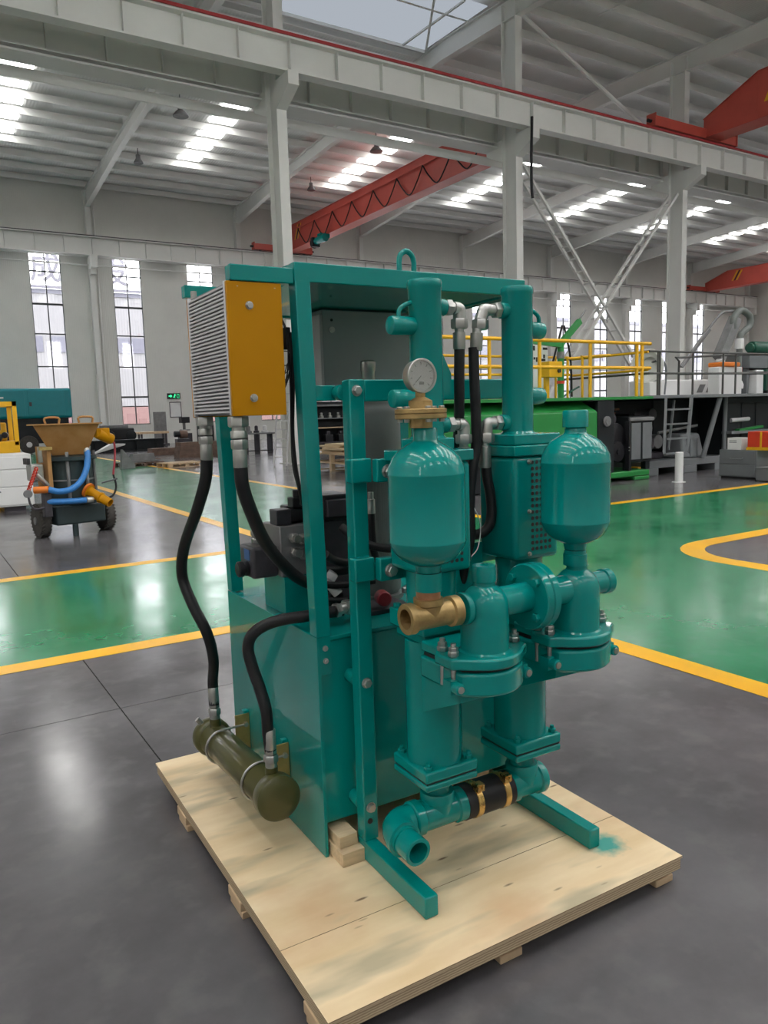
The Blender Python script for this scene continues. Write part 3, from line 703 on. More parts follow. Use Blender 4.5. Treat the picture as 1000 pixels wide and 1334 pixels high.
for x in (.292, .400):
    cl = MB().lathe((x, VC, ZW), (1, 0, 0), [(.0555, 0), (.0575, .001), (.0575, .021), (.0555, .022)], 32).build('hose_clamp', M['brass'], hs)
    MB().box(x - .002, x + .024, VC - .052, VC - .024, ZW + .046, ZW + .068).cyl((x + .011, VC - .062, ZW + .060), (x + .011, VC - .01, ZW + .060), .0055, n=10).build('clamp_screw', M['brass'], cl)
t2 = MB().lathe((.4465, VC, ZW), (1, 0, 0), [(.053, 0), (.053, .024), (.047, .028), (.047, .110), (.053, .114), (.053, .136), (.050, .140)], 30)
t2.lathe((UC[1] + .006, VC, ZW), (0, 0, 1), [(.047, 0), (.047, .036), (.053, .040), (.053, .066), (.050, .070)], 30); t2.build('suction_tee', T, u)

# --- oil tank with side plates
MB().box(-.0855, .715, .440, 1.232, .104, .704).build('oil_tank', T, u, .006)
MB().box(-.0865, .716, .432, 1.240, .7045, .718).build('tank_lid', T, u, .003)
for x0, x1 in ((-.0985, -.0870), (.7165, .728)): MB().box(x0, x1, .425, 1.245, .001, .722).build('side_plate', T, u, .001)
sh = lambda w: -.022 * (w - .72) / 1.12
for (x0, x1, v0, v1) in ((-.0985, -.0505, .424, .474), (.690, .740, .424, .474), (-.0985, -.0505, 1.192, 1.242), (.690, .740, 1.192, 1.242)):
    p = MB().box(x0, x1, v0, v1, .7225, 1.790, sh if x0 < 0 else None).build('post', T, u, .003)
    if v0 < 1:
        lug = MB().box(x0, x1, v0 + .002, v0 + .007, .60, .7222).build('post_lug', T, p, .001)
        for w in (.685, .645): bolt('lug_bolt', ((x0 + x1) / 2 + .004, v0 + .002, w), (0, -1, 0), .0075, .006, p)
    else:
        for w in (.80, .76): bolt('lug_bolt', (x1 if x0 < 0 else x0, v0 + .025, w), (1, 0, 0) if x0 < 0 else (-1, 0, 0), .0065, .006, p)
XT0 = -.1205
rf = MB().box(XT0, .742, .424, .474, 1.785, 1.840).box(XT0, .742, 1.192, 1.242, 1.785, 1.840).box(XT0, XT0 + .05, .474, 1.192, 1.785, 1.840).box(.692, .742, .474, 1.192, 1.785, 1.840).build('top_frame', T, u, .003)
MB().box(XT0 + .05, .692, .474, 1.192, 1.790, 1.797).build('roof_plate', T, rf)
MB().box(-.312, XT0 - .0005, .428, .470, 1.778, 1.822).build('cooler_arm', T, u, .003)
MB().box(-.312, XT0 - .0005, .862, .900, 1.792, 1.832).build('cooler_arm', T, u, .003)
MB().tube([(.251, .45, 1.838), (.251, .45, 1.872), (.258, .45, 1.893), (.278, .45, 1.904), (.298, .45, 1.893), (.305, .45, 1.872), (.305, .45, 1.838)], .0088, 14).build('lifting_eye', T, u)

# --- electrical cabinet hung below the roof
cb = MB().box(.208, .588, .925, 1.125, 1.470, 1.7845).build('electrical_cabinet', M['cab_grey'], u, .004)
MB().box(.196, .2075, .92, 1.128, 1.470, 1.765).build('door_edge', M['cab_side'], cb, .002)
MB().cyl((.247, .9249, 1.712), (.247, .919, 1.712), .011, n=16).cyl((.247, .919, 1.712), (.247, .914, 1.712), .006, n=12).build('door_lock', M['steel'], cb)
MB().cyl((.247, .9249, 1.747), (.247, .922, 1.747), .005, n=12).build('lock_hole', M['ink'], cb)

# --- oil cooler
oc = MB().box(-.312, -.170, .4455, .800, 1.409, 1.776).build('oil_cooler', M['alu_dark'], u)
fin = MB().box(-.3235, -.3122, .458, .790, -.0027, .0027).mesh('cooler_fin', M['alu'])
for k in range(33):
    o = bpy.data.objects.new('cooler_fin', fin); COL.objects.link(o); o.parent = oc; o.location = (0, 0, 1.4175 + k * .01085)
for v0, v1 in ((.4455, .4578), (.7902, .8005)): MB().box(-.325, -.3122, v0, v1, 1.407, 1.778).build('header_bar', M['alu'], oc, .002)
for v0, v1 in ((.4315, .4450), (.8010, .8140)):
    sp = MB().box(-.3235, -.160, v0, v1, 1.405, 1.7765).build('side_panel', M['yellow'], oc, .002)
    vv, ax = (v0, (0, -1, 0)) if v0 < .6 else (v1, (0, 1, 0))
    for w in (1.712, 1.455): bolt('panel_bolt', (-.259, vv, w), ax, .0095, .006, sp)
    for x in (-.291, -.180): bolt('hanger_nut', (x, (v0 + v1) / 2 + .005, 1.7768 - .0128), (0, 0, -1), .010, .006, sp) if v0 < .6 else None
MB().cyl((-.305, .790, 1.778), (-.305, .790, 1.800), .010, n=12).build('vent_plug', M['steel'], oc)
fx = -.132
fgd = MB()
for R in (.03, .055, .08, .105, .130, .155): fgd.ring((fx + .060 * (1 - (R / .155) ** 2), .622, 1.59), (1, 0, 0), R, .0018, 30, 6)
for k in range(10):
    a = k * PI / 5; fgd.tube([(fx + .058, .622 + .03 * math.cos(a), 1.59 + .03 * math.sin(a)), (fx, .622 + .155 * math.cos(a), 1.59 + .155 * math.sin(a)), (-.165, .622 + .158 * math.cos(a), 1.59 + .158 * math.sin(a))], .0018, 6, 3)
fgd.build('fan_guard', M['blackm'], oc)
MB().rcyl((-.165, .622, 1.59), (-.122, .622, 1.59), .040, .006).build('fan_motor', M['blackm'], oc)
fb = MB()
for k in range(6):
    a = k * PI / 3
    fb.prism([(-.150, .622 + r * math.cos(a + d), 1.59 + r * math.sin(a + d)) for r, d in ((.044, -.25), (.145, -.16), (.145, .16), (.044, .25))], (.004, 0, 0))
fb.build('fan_blades', M['blackm'], oc)
MB().box(-.121, -.104, .505, .535, 1.60, 1.665).build('fan_terminal', M['blackm'], oc, .003)
for q in range(2): hose('fan_cable', [(-.105, .505 + .012 * q, 1.65), (-.1, .515 + .01 * q, 1.50), (-.099, .536, 1.36), (-.098, .528 + .01 * q, 1.25), (-.09, .52, 1.17), (-.04, .62, 1.12), (.02, .76, 1.10)], .0065)
def straight_fit(p, d, k=1.0):
    d = Vector(d).normalized(); p = Vector(p)
    return (MB().hexa(p, d, .033 * k, .034 * k).cyl(p + d * .034 * k, p + d * .045 * k, .020 * k, n=16).lathe(p + d * .045 * k, d, [(.024 * k, 0), (.026 * k, .003 * k), (.026 * k, .022 * k), (.022 * k, .025 * k)], 20)
            .hexa(p + d * .073 * k, d, .027 * k, .030 * k).lathe(p + d * .103 * k, d, [(.0215 * k, 0), (.0225 * k, .003 * k), (.0225 * k, .055 * k), (.020 * k, .060 * k)], 20).build('hose_fitting', M['steel'], u))
straight_fit((-.296, .470, 1.4045), (0, 0, -1), .92)
straight_fit((-.296, .785, 1.4065), (0, 0, -1), .86)
# --- olive return filter slung on the tank side
F0, F1 = Vector((-.212, .505, .196)), Vector((-.212, 1.245, .152)); fa = (F1 - F0).normalized(); FL = (F1 - F0).length
rfil = MB().lathe(F0, fa, [(.058, .03), (.0600, .034), (.0600, FL - .034), (.058, FL - .03)], 40, False, False).build('return_filter', M['olive'], u)
MB().lathe(F0, fa, [(0, -.006), (.04, -.005), (.066, .001), (.073, .008), (.0735, .016), (.0735, .050), (.066, .060), (.0576, .064)], 40, True, False).build('filter_cap', M['olive'], rfil)
MB().lathe(F0, fa, [(.0576, FL - .085), (.066, FL - .080), (.0735, FL - .068), (.0735, FL - .030), (.070, FL - .020), (.05, FL - .012), (0, FL - .010)], 40, False, True).build('filter_cap', M['olive'], rfil)
MB().cyl(F1 + Vector((-.03, -.05, .055)), F1 + Vector((-.055, -.045, .085)), .010, n=12).build('drain_plug', M['steel'], rfil)
for t in (.175, .56):
    c = F0 + fa * t; x = Vector((1, 0, 0)); z = Vector((0, 0, 1)); r = .0655
    ub = [c + x * .095 + z * r, c + x * .05 + z * r] + [c + (x * math.cos(a) + z * math.sin(a)) * r for a in [PI / 2 + PI * k / 12 for k in range(13)]] + [c + x * .05 - z * r, c + x * .095 - z * r]
    MB().tube(ub, .0045, 8, 1).build('u_bolt', M['steel'], rfil)
    MB().box(c.x + .056, -.0995, c.y + .006, c.y + .012, c.z - .05, c.z + .105).build('filter_bracket', M['gold'], rfil, .001)
    MB().cyl((c.x + .095, c.y + .0055, c.z + r), (c.x + .095, c.y - .006, c.z + r), .010, n=6).build('nut', M['steel'], rfil)
    MB().box(-.120, -.0990, c.y + .013, c.y + .034, c.z - .04, c.z + .115).build('weld_lug', T, rfil, .002)
for t in (.062, .640):
    c = F0 + fa * t
    MB().cyl(c + Vector((0, 0, .05)), c + Vector((0, 0, .090)), .021, n=18).build('filter_port', M['olive'], rfil)
    p = c + Vector((0, 0, .088))
    MB().lathe(p, (0, 0, 1), [(.019, 0), (.019, .02)], 16).hexa(p + Vector((0, 0, .018)), (0, 0, 1), .024, .026).hexa(p + Vector((0, 0, .046)), (0, 0, 1), .020, .016).lathe(p + Vector((0, 0, .062)), (0, 0, 1), [(.0185, 0), (.0195, .003), (.0195, .062), (.017, .066)], 18).build('hose_fitting', M['steel'], rfil)
pA = F0 + fa * .640; pC = F0 + fa * .062
hose('oil_hose', [(-.296, .785, 1.268), (-.300, .80, 1.20), (-.308, .88, 1.10), (-.315, 1.045, .95), (-.31, 1.118, .83), (-.29, 1.075, .725), (-.255, 1.035, .62), (-.222, 1.085, .50), (pA.x, pA.y, .395), (pA.x, pA.y, pA.z + .145)], .0200)
hose('oil_hose', [(-.296, .470, 1.262), (-.292, .472, 1.20), (-.262, .492, 1.12), (-.200, .56, 1.02), (-.125, .62, .935), (-.045, .68, .865), (.03, .72, .82), (.12, .74, .79)], .0200)
hose('oil_hose', [(pC.x, pC.y, pC.z + .145), (pC.x - .004, pC.y + .004, pC.z + .20), (-.220, .566, .470), (-.229, .588, .540), (-.241, .612, .605), (-.247, .628, .662), (-.235, .625, .705), (-.201, .61, .735), (-.147, .585, .753), (-.069, .555, .760), (.02, .53, .766)], .0190)
MB().hexa((.018, .53, .768), (1, .25, .02), .024, .022).cyl((.03, .533, .768), (.075, .545, .77), .018, n=14).hexa((.06, .541, .77), (1, .25, .02), .026, .03).cyl((.075, .545, .772), (.16, .57, .772), .021, n=14).build('hose_fitting', M['steel'], u)

# --- valves, motor and plumbing on the tank lid
MB().box(-.060, .03, .752, .764, .7185, .850).box(-.060, -.048, .764, .94, .7185, .850).box(-.048, .10, .93, .942, .7185, .85).build('manifold_stand', T, u, .002)
mn = MB().box(-.066, .070, .756, .915, .8505, 1.028).build('manifold_block', M['manifold'], u, .004)
for (x, w, r) in ((-.018, .985, .018), (.014, .978, .020), (-.016, .935, .019), (.016, .925, .021), (.045, .95, .018)):
    MB().hexa((x, .756, w), (0, -1, 0), r, .022).lathe((x, .734, w), (0, -1, 0), [(r * .75, 0), (r * .75, .02)], 14).build('port_fitting', M['steel'], mn)
vp = MB().box(-.162, -.0665, .775, .900, .852, .962).build('pilot_valve', M['darkm'], u, .012, 3)
MB().box(-.1635, -.1622, .80, .85, .915, .952).build('label_plate', M['blue_lbl'], vp)
MB().lathe((-.1622, .825, .885), (-1, 0, 0), [(.026, 0), (.026, .008), (.016, .010), (.016, .016), (.027, .018), (.027, .034), (.022, .038)], 18).build('valve_knob', M['blackm'], vp)
MB().hexa((-.11, .86, .9625), (0, 0, 1), .020, .018).sphere((-.11, .86, 1.0), .022, 14).tube([(-.11, .86, 1.01), (-.125, .86, 1.04), (-.128, .87, 1.06)], .008, 8).build('check_valve', M['steel'], vp)
sv = MB().box(-.068, -.012, .775, .840, 1.0285, 1.082).build('solenoid_valve', M['darkm'], u, .004)
MB().rcyl((-.0115, .808, 1.055), (.055, .808, 1.055), .027, .005).rcyl((.055, .808, 1.055), (.075, .808, 1.055), .018).build('solenoid_coil', M['blackm'], sv)
MB().box(.0, .055, .785, .835, 1.083, 1.118).cyl((.028, .81, 1.118), (.028, .81, 1.145), .016, n=12).build('connector_plug', M['blackm'], sv, .004)
MB().box(.0, .07, .845, .905, 1.0285, 1.085).build('valve_body', M['darkm'], sv, .004)
v2 = MB().box(.085, .195, .72, .86, 1.035, 1.125).build('directional_valve', M['blackm'], u, .006)
MB().box(.09, .17, .70, .7195, 1.05, 1.11).build('valve_cover', M['darkm'], v2, .004)
MB().box(.08, .20, .74, .90, .7185, 1.0345).build('valve_stack', M['darkm'], u, .006)
hose('oil_hose', [(.00, .55, .955), (.05, .60, .925), (.10, .62, .905), (.18, .64, .89), (.25, .62, .88)], .0145)
hose('oil_hose', [(.02, .66, .885), (.07, .66, .872), (.14, .65, .868), (.22, .62, .86)], .0165)
hose('oil_hose', [(.01, .60, .845), (.06, .60, .835), (.12, .60, .83), (.2, .58, .835)], .012)
hose('oil_hose', [(.09, .60, 1.03), (.12, .55, .99), (.17, .50, .965), (.24, .46, .96), (.33, .45, .97)], .014)
hose('oil_hose', [(.01, .62, .80), (.05, .60, .785), (.11, .59, .782)], .010)
MB().hexa((.045, .64, .865), (.6, -.3, -.5), .026, .035).cyl((.05, .63, .84), (.075, .61, .80), .018, n=12).build('angle_fitting', M['alu'], u)
MB().box(.05, .10, .62, .66, .7185, .80).build('valve_foot', M['blackm'], u, .003)
mo = MB().lathe((.338, .80, 0), (0, 0, 1), [(.095, .7185), (.095, .735), (.078, .737), (.078, 1.16), (.098, 1.162), (.100, 1.17), (.100, 1.400), (.096, 1.425), (.080, 1.446), (.05, 1.455), (0, 1.457)], 40).build('electric_motor', M['motor'], u)
rb = MB()
for k in range(36):
    a = 2 * PI * k / 36; ca, sa = math.cos(a), math.sin(a); rb.bar((.338 + .085 * ca, .80 + .085 * sa, .75), (.338 + .085 * ca, .80 + .085 * sa, 1.155), .004, .022, (-sa, ca, 0))
rb.build('cooling_ribs', M['motor'], mo)
MB().lathe((.325, .80, 1.452), (0, 0, 1), [(.030, 0), (.030, .008), (.024, .012), (.024, .100), (.027, .104), (.027, .135), (.022, .140)], 20).build('breather', M['steel'], mo)
MB().box(.215, .262, .72, .80, .98, 1.14).build('terminal_box', M['blackm'], mo, .006)
MB().lathe((.205, .66, 1.02), (0, 0, 1), [(.012, 0), (.012, .02), (.016, .022), (.016, .09), (.012, .095)], 14).build('gauge_stem', M['steel'], mo)
MB().lathe((.235, .60, .770), (-.3, -1, .05), [(.024, 0), (.026, .004), (.026, .05), (.022, .055), (0, .056)], 18).build('valve_handwheel', M['maroon'], u)
MB().hexa((.30, .545, .795), (1, -.1, 0), .016, .03).cyl((.29, .545, .795), (.38, .53, .79), .012, n=12).build('hose_fitting', M['steel'], u)
MB().lathe((.206, .60, 1.062), (0, 0, 1), [(.012, 0), (.0145, .003), (.0145, .05), (.010, .052), (.010, .075)], 14).build('hose_fitting', M['steel'], u)
hose('oil_hose', [(.206, .60, 1.065), (.207, .60, 1.0), (.212, .60, .94), (.23, .61, .88)], .0135)
MB().box(.17, .34, .56, .70, .7185, .735).build('pump_base', M['darkm'], u, .003)
# ================================================================== CRANES, LAMPS, SIGNS
def crane(x, y0, y1, label, taper0, taper1, zb=12.47, depth=1.55, ext0=2.75, ext1=1.4, stripes=(), hw=.30):
    """single girder bridge crane: girder along y from y0 to y1, end carriages on the two runways"""
    t = thing('bridge_crane', label, 'crane', (x, 0, 0), 0, 'red bridge cranes')
    g = MB(); zt = zb + depth; zs = zb + .72
    L0, L1 = (y0, zs), (y1, zs)
    sec = [(y0, zb, zs)]
    if taper0: sec += [(y0 + taper0, zb, zt)]
    else: sec = [(y0, zb, zt)]
    if taper1: sec += [(y1 - taper1, zb, zt), (y1, zb, zs)]
    else: sec += [(y1, zb, zt)]
    for (a, b0, b1), (c, d0, d1) in zip(sec, sec[1:]):
        g.loft([(-hw, a, b0), (hw, a, b0), (hw, a, b1), (-hw, a, b1)], [(-hw, c, d0), (hw, c, d0), (hw, c, d1), (-hw, c, d1)])
        g.loft([(-hw - .08, a, b0 - .03), (hw + .08, a, b0 - .03), (hw + .08, a, b0), (-hw - .08, a, b0)], [(-hw - .08, c, d0 - .03), (hw + .08, c, d0 - .03), (hw + .08, c, d0), (-hw - .08, c, d0)])
        g.loft([(-hw - .06, a, b1), (hw + .06, a, b1), (hw + .06, a, b1 + .03), (-hw - .06, a, b1 + .03)], [(-hw - .06, c, d1), (hw + .06, c, d1), (hw + .06, c, d1 + .03), (-hw - .06, c, d1 + .03)])
    g.build('girder', M['red'], t, .01)
    for y in (y0, y1):
        c = MB().box(-ext0, ext1, y - .17, y + .17, 12.47, 12.85)
        for xx in (-ext0, ext1): c.box(xx - .03, xx + .03, y - .22, y + .22, 12.44, 12.93)
        c = c.build('end_carriage', M['red'], t, .008)
        for xx in (-ext0 + .5, ext1 - .5): MB().lathe((xx, y - .07, 12.585), (0, 1, 0), [(.16, 0), (.16, .14)], 18).build('wheel', M['darkm'], c)
        for xx in (-ext0 - .03, ext1 + .03): MB().cyl((xx, y, 12.66), (xx + (.18 if xx > 0 else -.18), y, 12.66), .07, n=10).build('buffer', M['blackm'], c)
    for yy in stripes:
        for k, mm in ((0, 'rail_yellow'), (1, 'ink'), (2, 'rail_yellow')):
            q = [(-hw - .004, yy + .22 * k, zb + .55), (-hw - .004, yy + .22 * k + .16, zb + .55), (-hw - .004, yy + .22 * k - .35, zt - .12), (-hw - .004, yy + .22 * k - .51, zt - .12)]
            MB().prism(q, (.006, 0, 0)).build('warning_stripe', M[mm], t)
    return t
c1 = crane(23.3, YG + .95, YW - .85, 'long red bridge crane spanning the far bay behind the pump unit', 5.0, 0, ext0=2.7, ext1=1.5, stripes=(46.6,))
fs = MB()
for k in range(9):
    ya = 46.3 - k * 2.35; yb = ya - 2.35
    fs.tube([(-.46, ya, 13.55), (-.46, ya - .5, 12.95), (-.46, (ya + yb) / 2, 12.45), (-.46, yb + .5, 12.95), (-.46, yb, 13.55)], .035, 6, 4)
fs.build('festoon_cable', M['rubber'], c1)
MB().bar((-.46, 47.4, 13.62), (-.46, 24, 13.62), .05, .08).build('festoon_track', M['red'], c1)
ho = MB().rcyl((-.75, 42.0, 12.12), (-.75, 43.2, 12.12), .24, .04, 16).box(-.9, -.25, 42.4, 42.8, 12.2, 12.44).build('hoist', M['teal'], c1)
MB().ring((-.75, 43.5, 12.05), (0, 1, .3), .26, .05, 16, 6).box(-1.0, -.5, 43.25, 43.5, 11.8, 12.35).build('hoist_motor', M['blackm'], ho)
MB().box(-.32, .32, 47.6, 47.9, 13.4, 13.9).build('drive_box', M['red'], c1)
crane(29.9, -5.0, YG - .95, 'red bridge crane with chevron stripes at the upper edge of the near bay', 2.0, 2.4, zb=12.52, depth=1.75, ext0=3.7, ext1=1.6, stripes=(18.0,), hw=.42)
crane(68.4, YG + .95, YW - .85, 'red bridge crane near the white end wall, above the grey machine', 2.4, 2.4, ext0=2.9, ext1=1.6, stripes=(45.0,), hw=.4)

LAMPS = [((11.83, 35.29), 'roof lamp in the second bay nearer the skylights', .35), ((11.80, 42.48), 'roof lamp in the second bay nearer the far wall', .25),
         ((22.12, 35.28), 'roof lamp above the long red crane nearer the skylights', .35), ((22.16, 42.88), 'roof lamp above the long red crane nearer the far wall', .25)]
for (x, y), lab, r in LAMPS:
    t = thing('high_bay_lamp', 'unlit grey high-bay ' + lab, 'lamp', (x, y, 15.0), 0, 'unlit high-bay lamps under the roof')
    MB().lathe((0, 0, 0), (0, 0, 1), [(r, -.02), (r, .02), (r * .55, .20), (.12, .24), (.12, .40), (.08, .42), (0, .42)], 20).build('lamp_shade', M['scrap'], t)
    MB().tube([(0, 0, .42), (0, 0, roof_z(y) - 15.0 - .02)], .02, 6, 1).build('rod', M['darkm'], t)
ex = thing('exit_sign', 'green lit emergency exit sign on the far white wall', 'sign', (14.93, YW - .002, 3.02))
MB().box(-.42, .42, -.06, 0, -.18, .18).build('sign_body', M['ink'], ex)
e = MB()
e.prism([(-.34, -.066, -.04), (-.22, -.066, -.04), (-.22, -.066, -.11), (-.10, -.066, 0), (-.22, -.066, .11), (-.22, -.066, .04), (-.34, -.066, .04)], (0, .005, 0))
e.lathe((.08, -.066, .10), (0, 1, 0), [(.035, 0), (.035, .005)], 12).bar((.05, -.063, .06), (.02, -.063, -.04), .05, .004, (0, 1, 0)).bar((.02, -.063, -.03), (.08, -.063, -.12), .03, .004, (0, 1, 0)).bar((.02, -.063, -.03), (-.05, -.063, -.10), .03, .004, (0, 1, 0)).bar((.05, -.063, .05), (.13, -.063, .01), .025, .004, (0, 1, 0))
for zz in (.12, -.12): e.box(.20, .34, -.066, -.061, min(zz, zz * .85), max(zz, zz * .85))
for xx in (.20, .33): e.box(xx, xx + .015, -.066, -.061, -.12, .12)
e.build('pictogram', M['exit_green'], ex)
fbx = thing('notice_frame', 'thin dark framed white notice low on the far white wall', 'notice', (15.0, YW - .002, 2.15))
MB().box(-.34, .34, -.02, 0, -.45, .45).build('board', M['white'], fbx)
MB().box(-.38, .38, -.035, 0, .45, .50).box(-.38, .38, -.035, 0, -.50, -.45).box(-.38, -.34, -.035, 0, -.45, .45).box(.34, .38, -.035, 0, -.45, .45).build('frame', M['darkm'], fbx)
hc = tag(MB().tube([(19.55, YG - 1.28, 11.6), (19.52, YG - 1.30, 11.2), (19.5, YG - 1.29, 10.2), (19.56, YG - 1.24, 9.2), (19.62, YG - 1.22, 8.9)], .05, 8).build('hanging_cable', M['rubber']), 'black cable hanging from the crane beam beside an inner column', 'cable')

# ================================================================== MACHINES ON THE LEFT
# concrete spraying machine on wheels
sp = thing('spraying_machine', 'wheeled concrete spraying machine with orange hopper and blue hoses', 'machine', (1.86, 11.05, 0), math.radians(11))
MB().box(-.33, .33, -.30, .34, .16, .42).box(-.42, .42, -.06, .06, .20, .28).build('chassis', M['slate'], sp, .02)
MB().lathe((0, 0, 0), (0, 0, 1), [(.33, .42), (.33, .46), (.295, .48), (.295, 1.0), (.36, 1.01), (.36, 1.06), (.30, 1.07)], 32).build('rotor_drum', M['slate'], sp)
MB().lathe((0, 0, 0), (0, 0, 1), [(.305, .735), (.305, .755)], 32).build('drum_band', M['scrap'], sp)
for a in (-2.0, -1.2, -.45, 2.6): MB().rcyl((.315 * math.cos(a), .315 * math.sin(a), .47), (.315 * math.cos(a), .315 * math.sin(a), 1.12), .022, .004, 10).build('tie_rod', M['scrap'], sp)
hp = MB().loft([(-.20, -.22, 1.08), (.22, -.22, 1.08), (.22, .22, 1.08), (-.20, .22, 1.08)], [(-.40, -.40, 1.48), (.40, -.40, 1.48), (.40, .40, 1.48), (-.40, .40, 1.48)]).build('hopper', M['hopper'], sp); hp.rotation_euler.z = math.radians(-20)
MB().box(-.47, .44, -.44, .44, 1.481, 1.497).build('hopper_rim', M['hopper'], hp)
for x in (-.17, .24): MB().tube([(x - .08, -.32, 1.497), (x - .08, -.32, 1.57), (x + .08, -.32, 1.57), (x + .08, -.32, 1.497)], .014, 8, 3).build('handle', M['hopper'], hp)
MB().box(-.36, -.31, -.22, .2, .62, 1.20).build('hopper_leg', M['hopper'], sp)
MB().box(-.46, -.30, -.26, -.16, 1.16, 1.20).build('valve_bracket', M['gold'], sp)
vb = MB().rcyl((.24, -.42, 1.36), (.46, -.36, 1.26), .075, .02, 14).box(.22, .40, -.46, -.30, 1.30, 1.42).build('vibrator', M['yellow'], sp, .01)
for sx in (-1, 1):
    w = MB().lathe((sx * .435 - .07, -.02, .225), (1, 0, 0), [(.13, 0), (.195, .005), (.222, .03), (.225, .045), (.225, .095), (.222, .11), (.195, .135), (.13, .14)], 30).build('wheel', M['tyre'], sp)
    MB().lathe((sx * .435 - .075, -.02, .225), (1, 0, 0), [(.05, -.01), (.05, .02), (.125, .03), (.125, .12), (.05, .13), (.05, .16)], 20).build('hub', M['scrap'], w)
    tr = MB()
    for k in range(28):
        a = 2 * PI * k / 28
        for dx in (-.035, .035): tr.bar((sx * .435 + dx, -.02 + .226 * math.cos(a + dx * 2), .225 + .226 * math.sin(a + dx * 2)), (sx * .435 + dx * 1.7, -.02 + .224 * math.cos(a + .06), .225 + .224 * math.sin(a + .06)), .022, .012, (0, math.cos(a), math.sin(a)))
    tr.build('tread', M['tyre'], w)
MB().tube([(.14, -.30, 1.12), (.12, -.34, 1.04), (.08, -.38, .90), (-.02, -.42, .74), (-.16, -.44, .645), (-.32, -.44, .625), (-.44, -.40, .66)], .040, 14).build('blue_hose', M['blue'], sp)
MB().tube([(-.46, -.34, .50), (-.30, -.40, .49), (-.10, -.42, .48), (.02, -.42, .48)], .040, 14).build('blue_hose', M['blue'], sp)
MB().rcyl((.13, -.30, 1.10), (.155, -.28, 1.19), .042, .006).build('hose_end', M['steel'], sp)
MB().rcyl((.02, -.42, .48), (.12, -.41, .475), .046, .006).build('hose_end', M['steel'], sp)
ol = MB().lathe((.10, -.28, .60), (.42, -.75, -.42), [(.085, 0), (.085, .05), (.065, .06), (.060, .22), (.075, .225), (.075, .25), (.062, .255), (.058, .40), (.046, .40), (.044, .30), (0, .30)], 22).build('outlet_pipe', M['yellow'], sp)
MB().lathe((.10, -.30, .60), (.42, -.75, -.42), [(.105, 0), (.105, .03)], 20).build('outlet_flange', M['orange'], sp)
MB().tube([(.44, -.36, 1.26), (.50, -.34, 1.20), (.51, -.30, 1.0), (.48, -.28, .78)], .014, 8).build('red_cable', M['red_cable'], sp)
MB().tube([(.48, -.28, .78), (.50, -.30, .62), (.44, -.32, .50), (.34, -.30, .46)], .014, 8).build('black_cable', M['rubber'], sp)
MB().tube([(.30, -.3, .68), (.40, -.32, .70), (.52, -.30, .72)], .012, 6, 1).build('cable_bracket', M['darkm'], sp)
vl = MB().box(-.56, -.40, -.18, .02, .76, .98).build('air_valve_block', M['steel'], sp, .02)
for k in range(3): MB().rcyl((-.57, -.14 + .07 * k, .98), (-.57, -.14 + .07 * k, 1.06), .022).build('valve_cap', M['darkm'], vl)
MB().rcyl((-.44, -.2, 1.0), (-.44, -.2, 1.20), .03).build('lubricator', M['steel'], sp)
MB().rcyl((-.40, -.28, .70), (-.54, -.30, .86), .03).build('air_pipe', M['steel'], sp)
MB().rcyl((-.60, -.32, .66), (-.44, -.40, .66), .045, .01).build('orange_valve', M['orange'], sp)
co = [(-.66 + .012 * k / 6, -.32 + .05 * math.cos(k * PI / 4), .66 + .03 * math.sin(k * PI / 4) + k * .0045) for k in range(64)]
MB().tube(co, .008, 6, 1).build('coil_hose', M['red_small'], sp)
MB().tube([(-.44, -.36, .44), (-.60, -.36, .42), (-.66, -.36, .48), (-.68, -.36, .58)], .014, 8).build('gauge_stalk', M['darkm'], sp)
MB().lathe((-.68, -.37, .62), (.1, 1, 0), [(.05, 0), (.052, .01), (.052, .05), (.04, .055)], 18).build('air_gauge', M['scrap'], sp)
MB().box(-.50, -.40, -.38, -.28, .30, .66).build('manifold_post', M['darkm'], sp, .01)
for x in (-.09,): MB().cyl((x, -.28, .002), (x, -.28, .16), .04, n=12).build('support_leg', M['slate'], sp)

# white cabinet
wc = thing('white_cabinet', 'low white steel cabinet left of the orange hopper machine', 'cabinet', (.0, 14.55, 0))
MB().box(-.6, 1.83, 0, .9, .09, .99).build('body', M['white'], wc, .01)
for (x0, x1) in ((-.55, .62), (.66, 1.79)):
    for (z0, z1) in ((.12, .42), (.44, .72), (.74, .95)):
        d = MB().box(x0, x1, -.018, -.0005, z0, z1).build('drawer', M['white'], wc, .006)
        MB().box((x0 + x1) / 2 - .09, (x0 + x1) / 2 + .09, -.024, -.0185, z1 - .075, z1 - .05).build('handle', M['scrap'], d)
for x in (-.4, .5, 1.35): MB().box(x, x + .34, .05, .85, 0, .0895).build('skid_foot', M['darkm'], wc)
# yellow framed machine behind it
yf = thing('yellow_power_unit', 'yellow framed power unit with grey control box behind the white cabinet', 'machine', (.0, 16.6, 0))
f = MB()
for x in (.62, 1.87):
    for y in (0, .9): f.box(x - .04, x + .04, y, y + .08, 1.10, 1.88)
f.box(.58, 1.91, 0, .08, 1.86, 1.95).box(.58, 1.91, .9, .98, 1.86, 1.95).box(.58, .66, 0, .98, 1.86, 1.95).box(1.83, 1.91, 0, .98, 1.86, 1.95)
f.build('frame', M['rail_yellow'], yf)
MB().box(.58, 1.91, 0, .98, .02, 1.18).build('base_tank', M['rail_yellow'], yf, .01)
cbx = MB().box(1.25, 1.60, -.02, .25, 1.40, 1.86).build('control_box', M['scrap'], yf, .01)
for k in range(3): MB().cyl((1.42, -.0205, 1.50 + .1 * k), (1.42, -.045, 1.50 + .1 * k), .025, n=12).build('push_button', M['ink'], cbx)
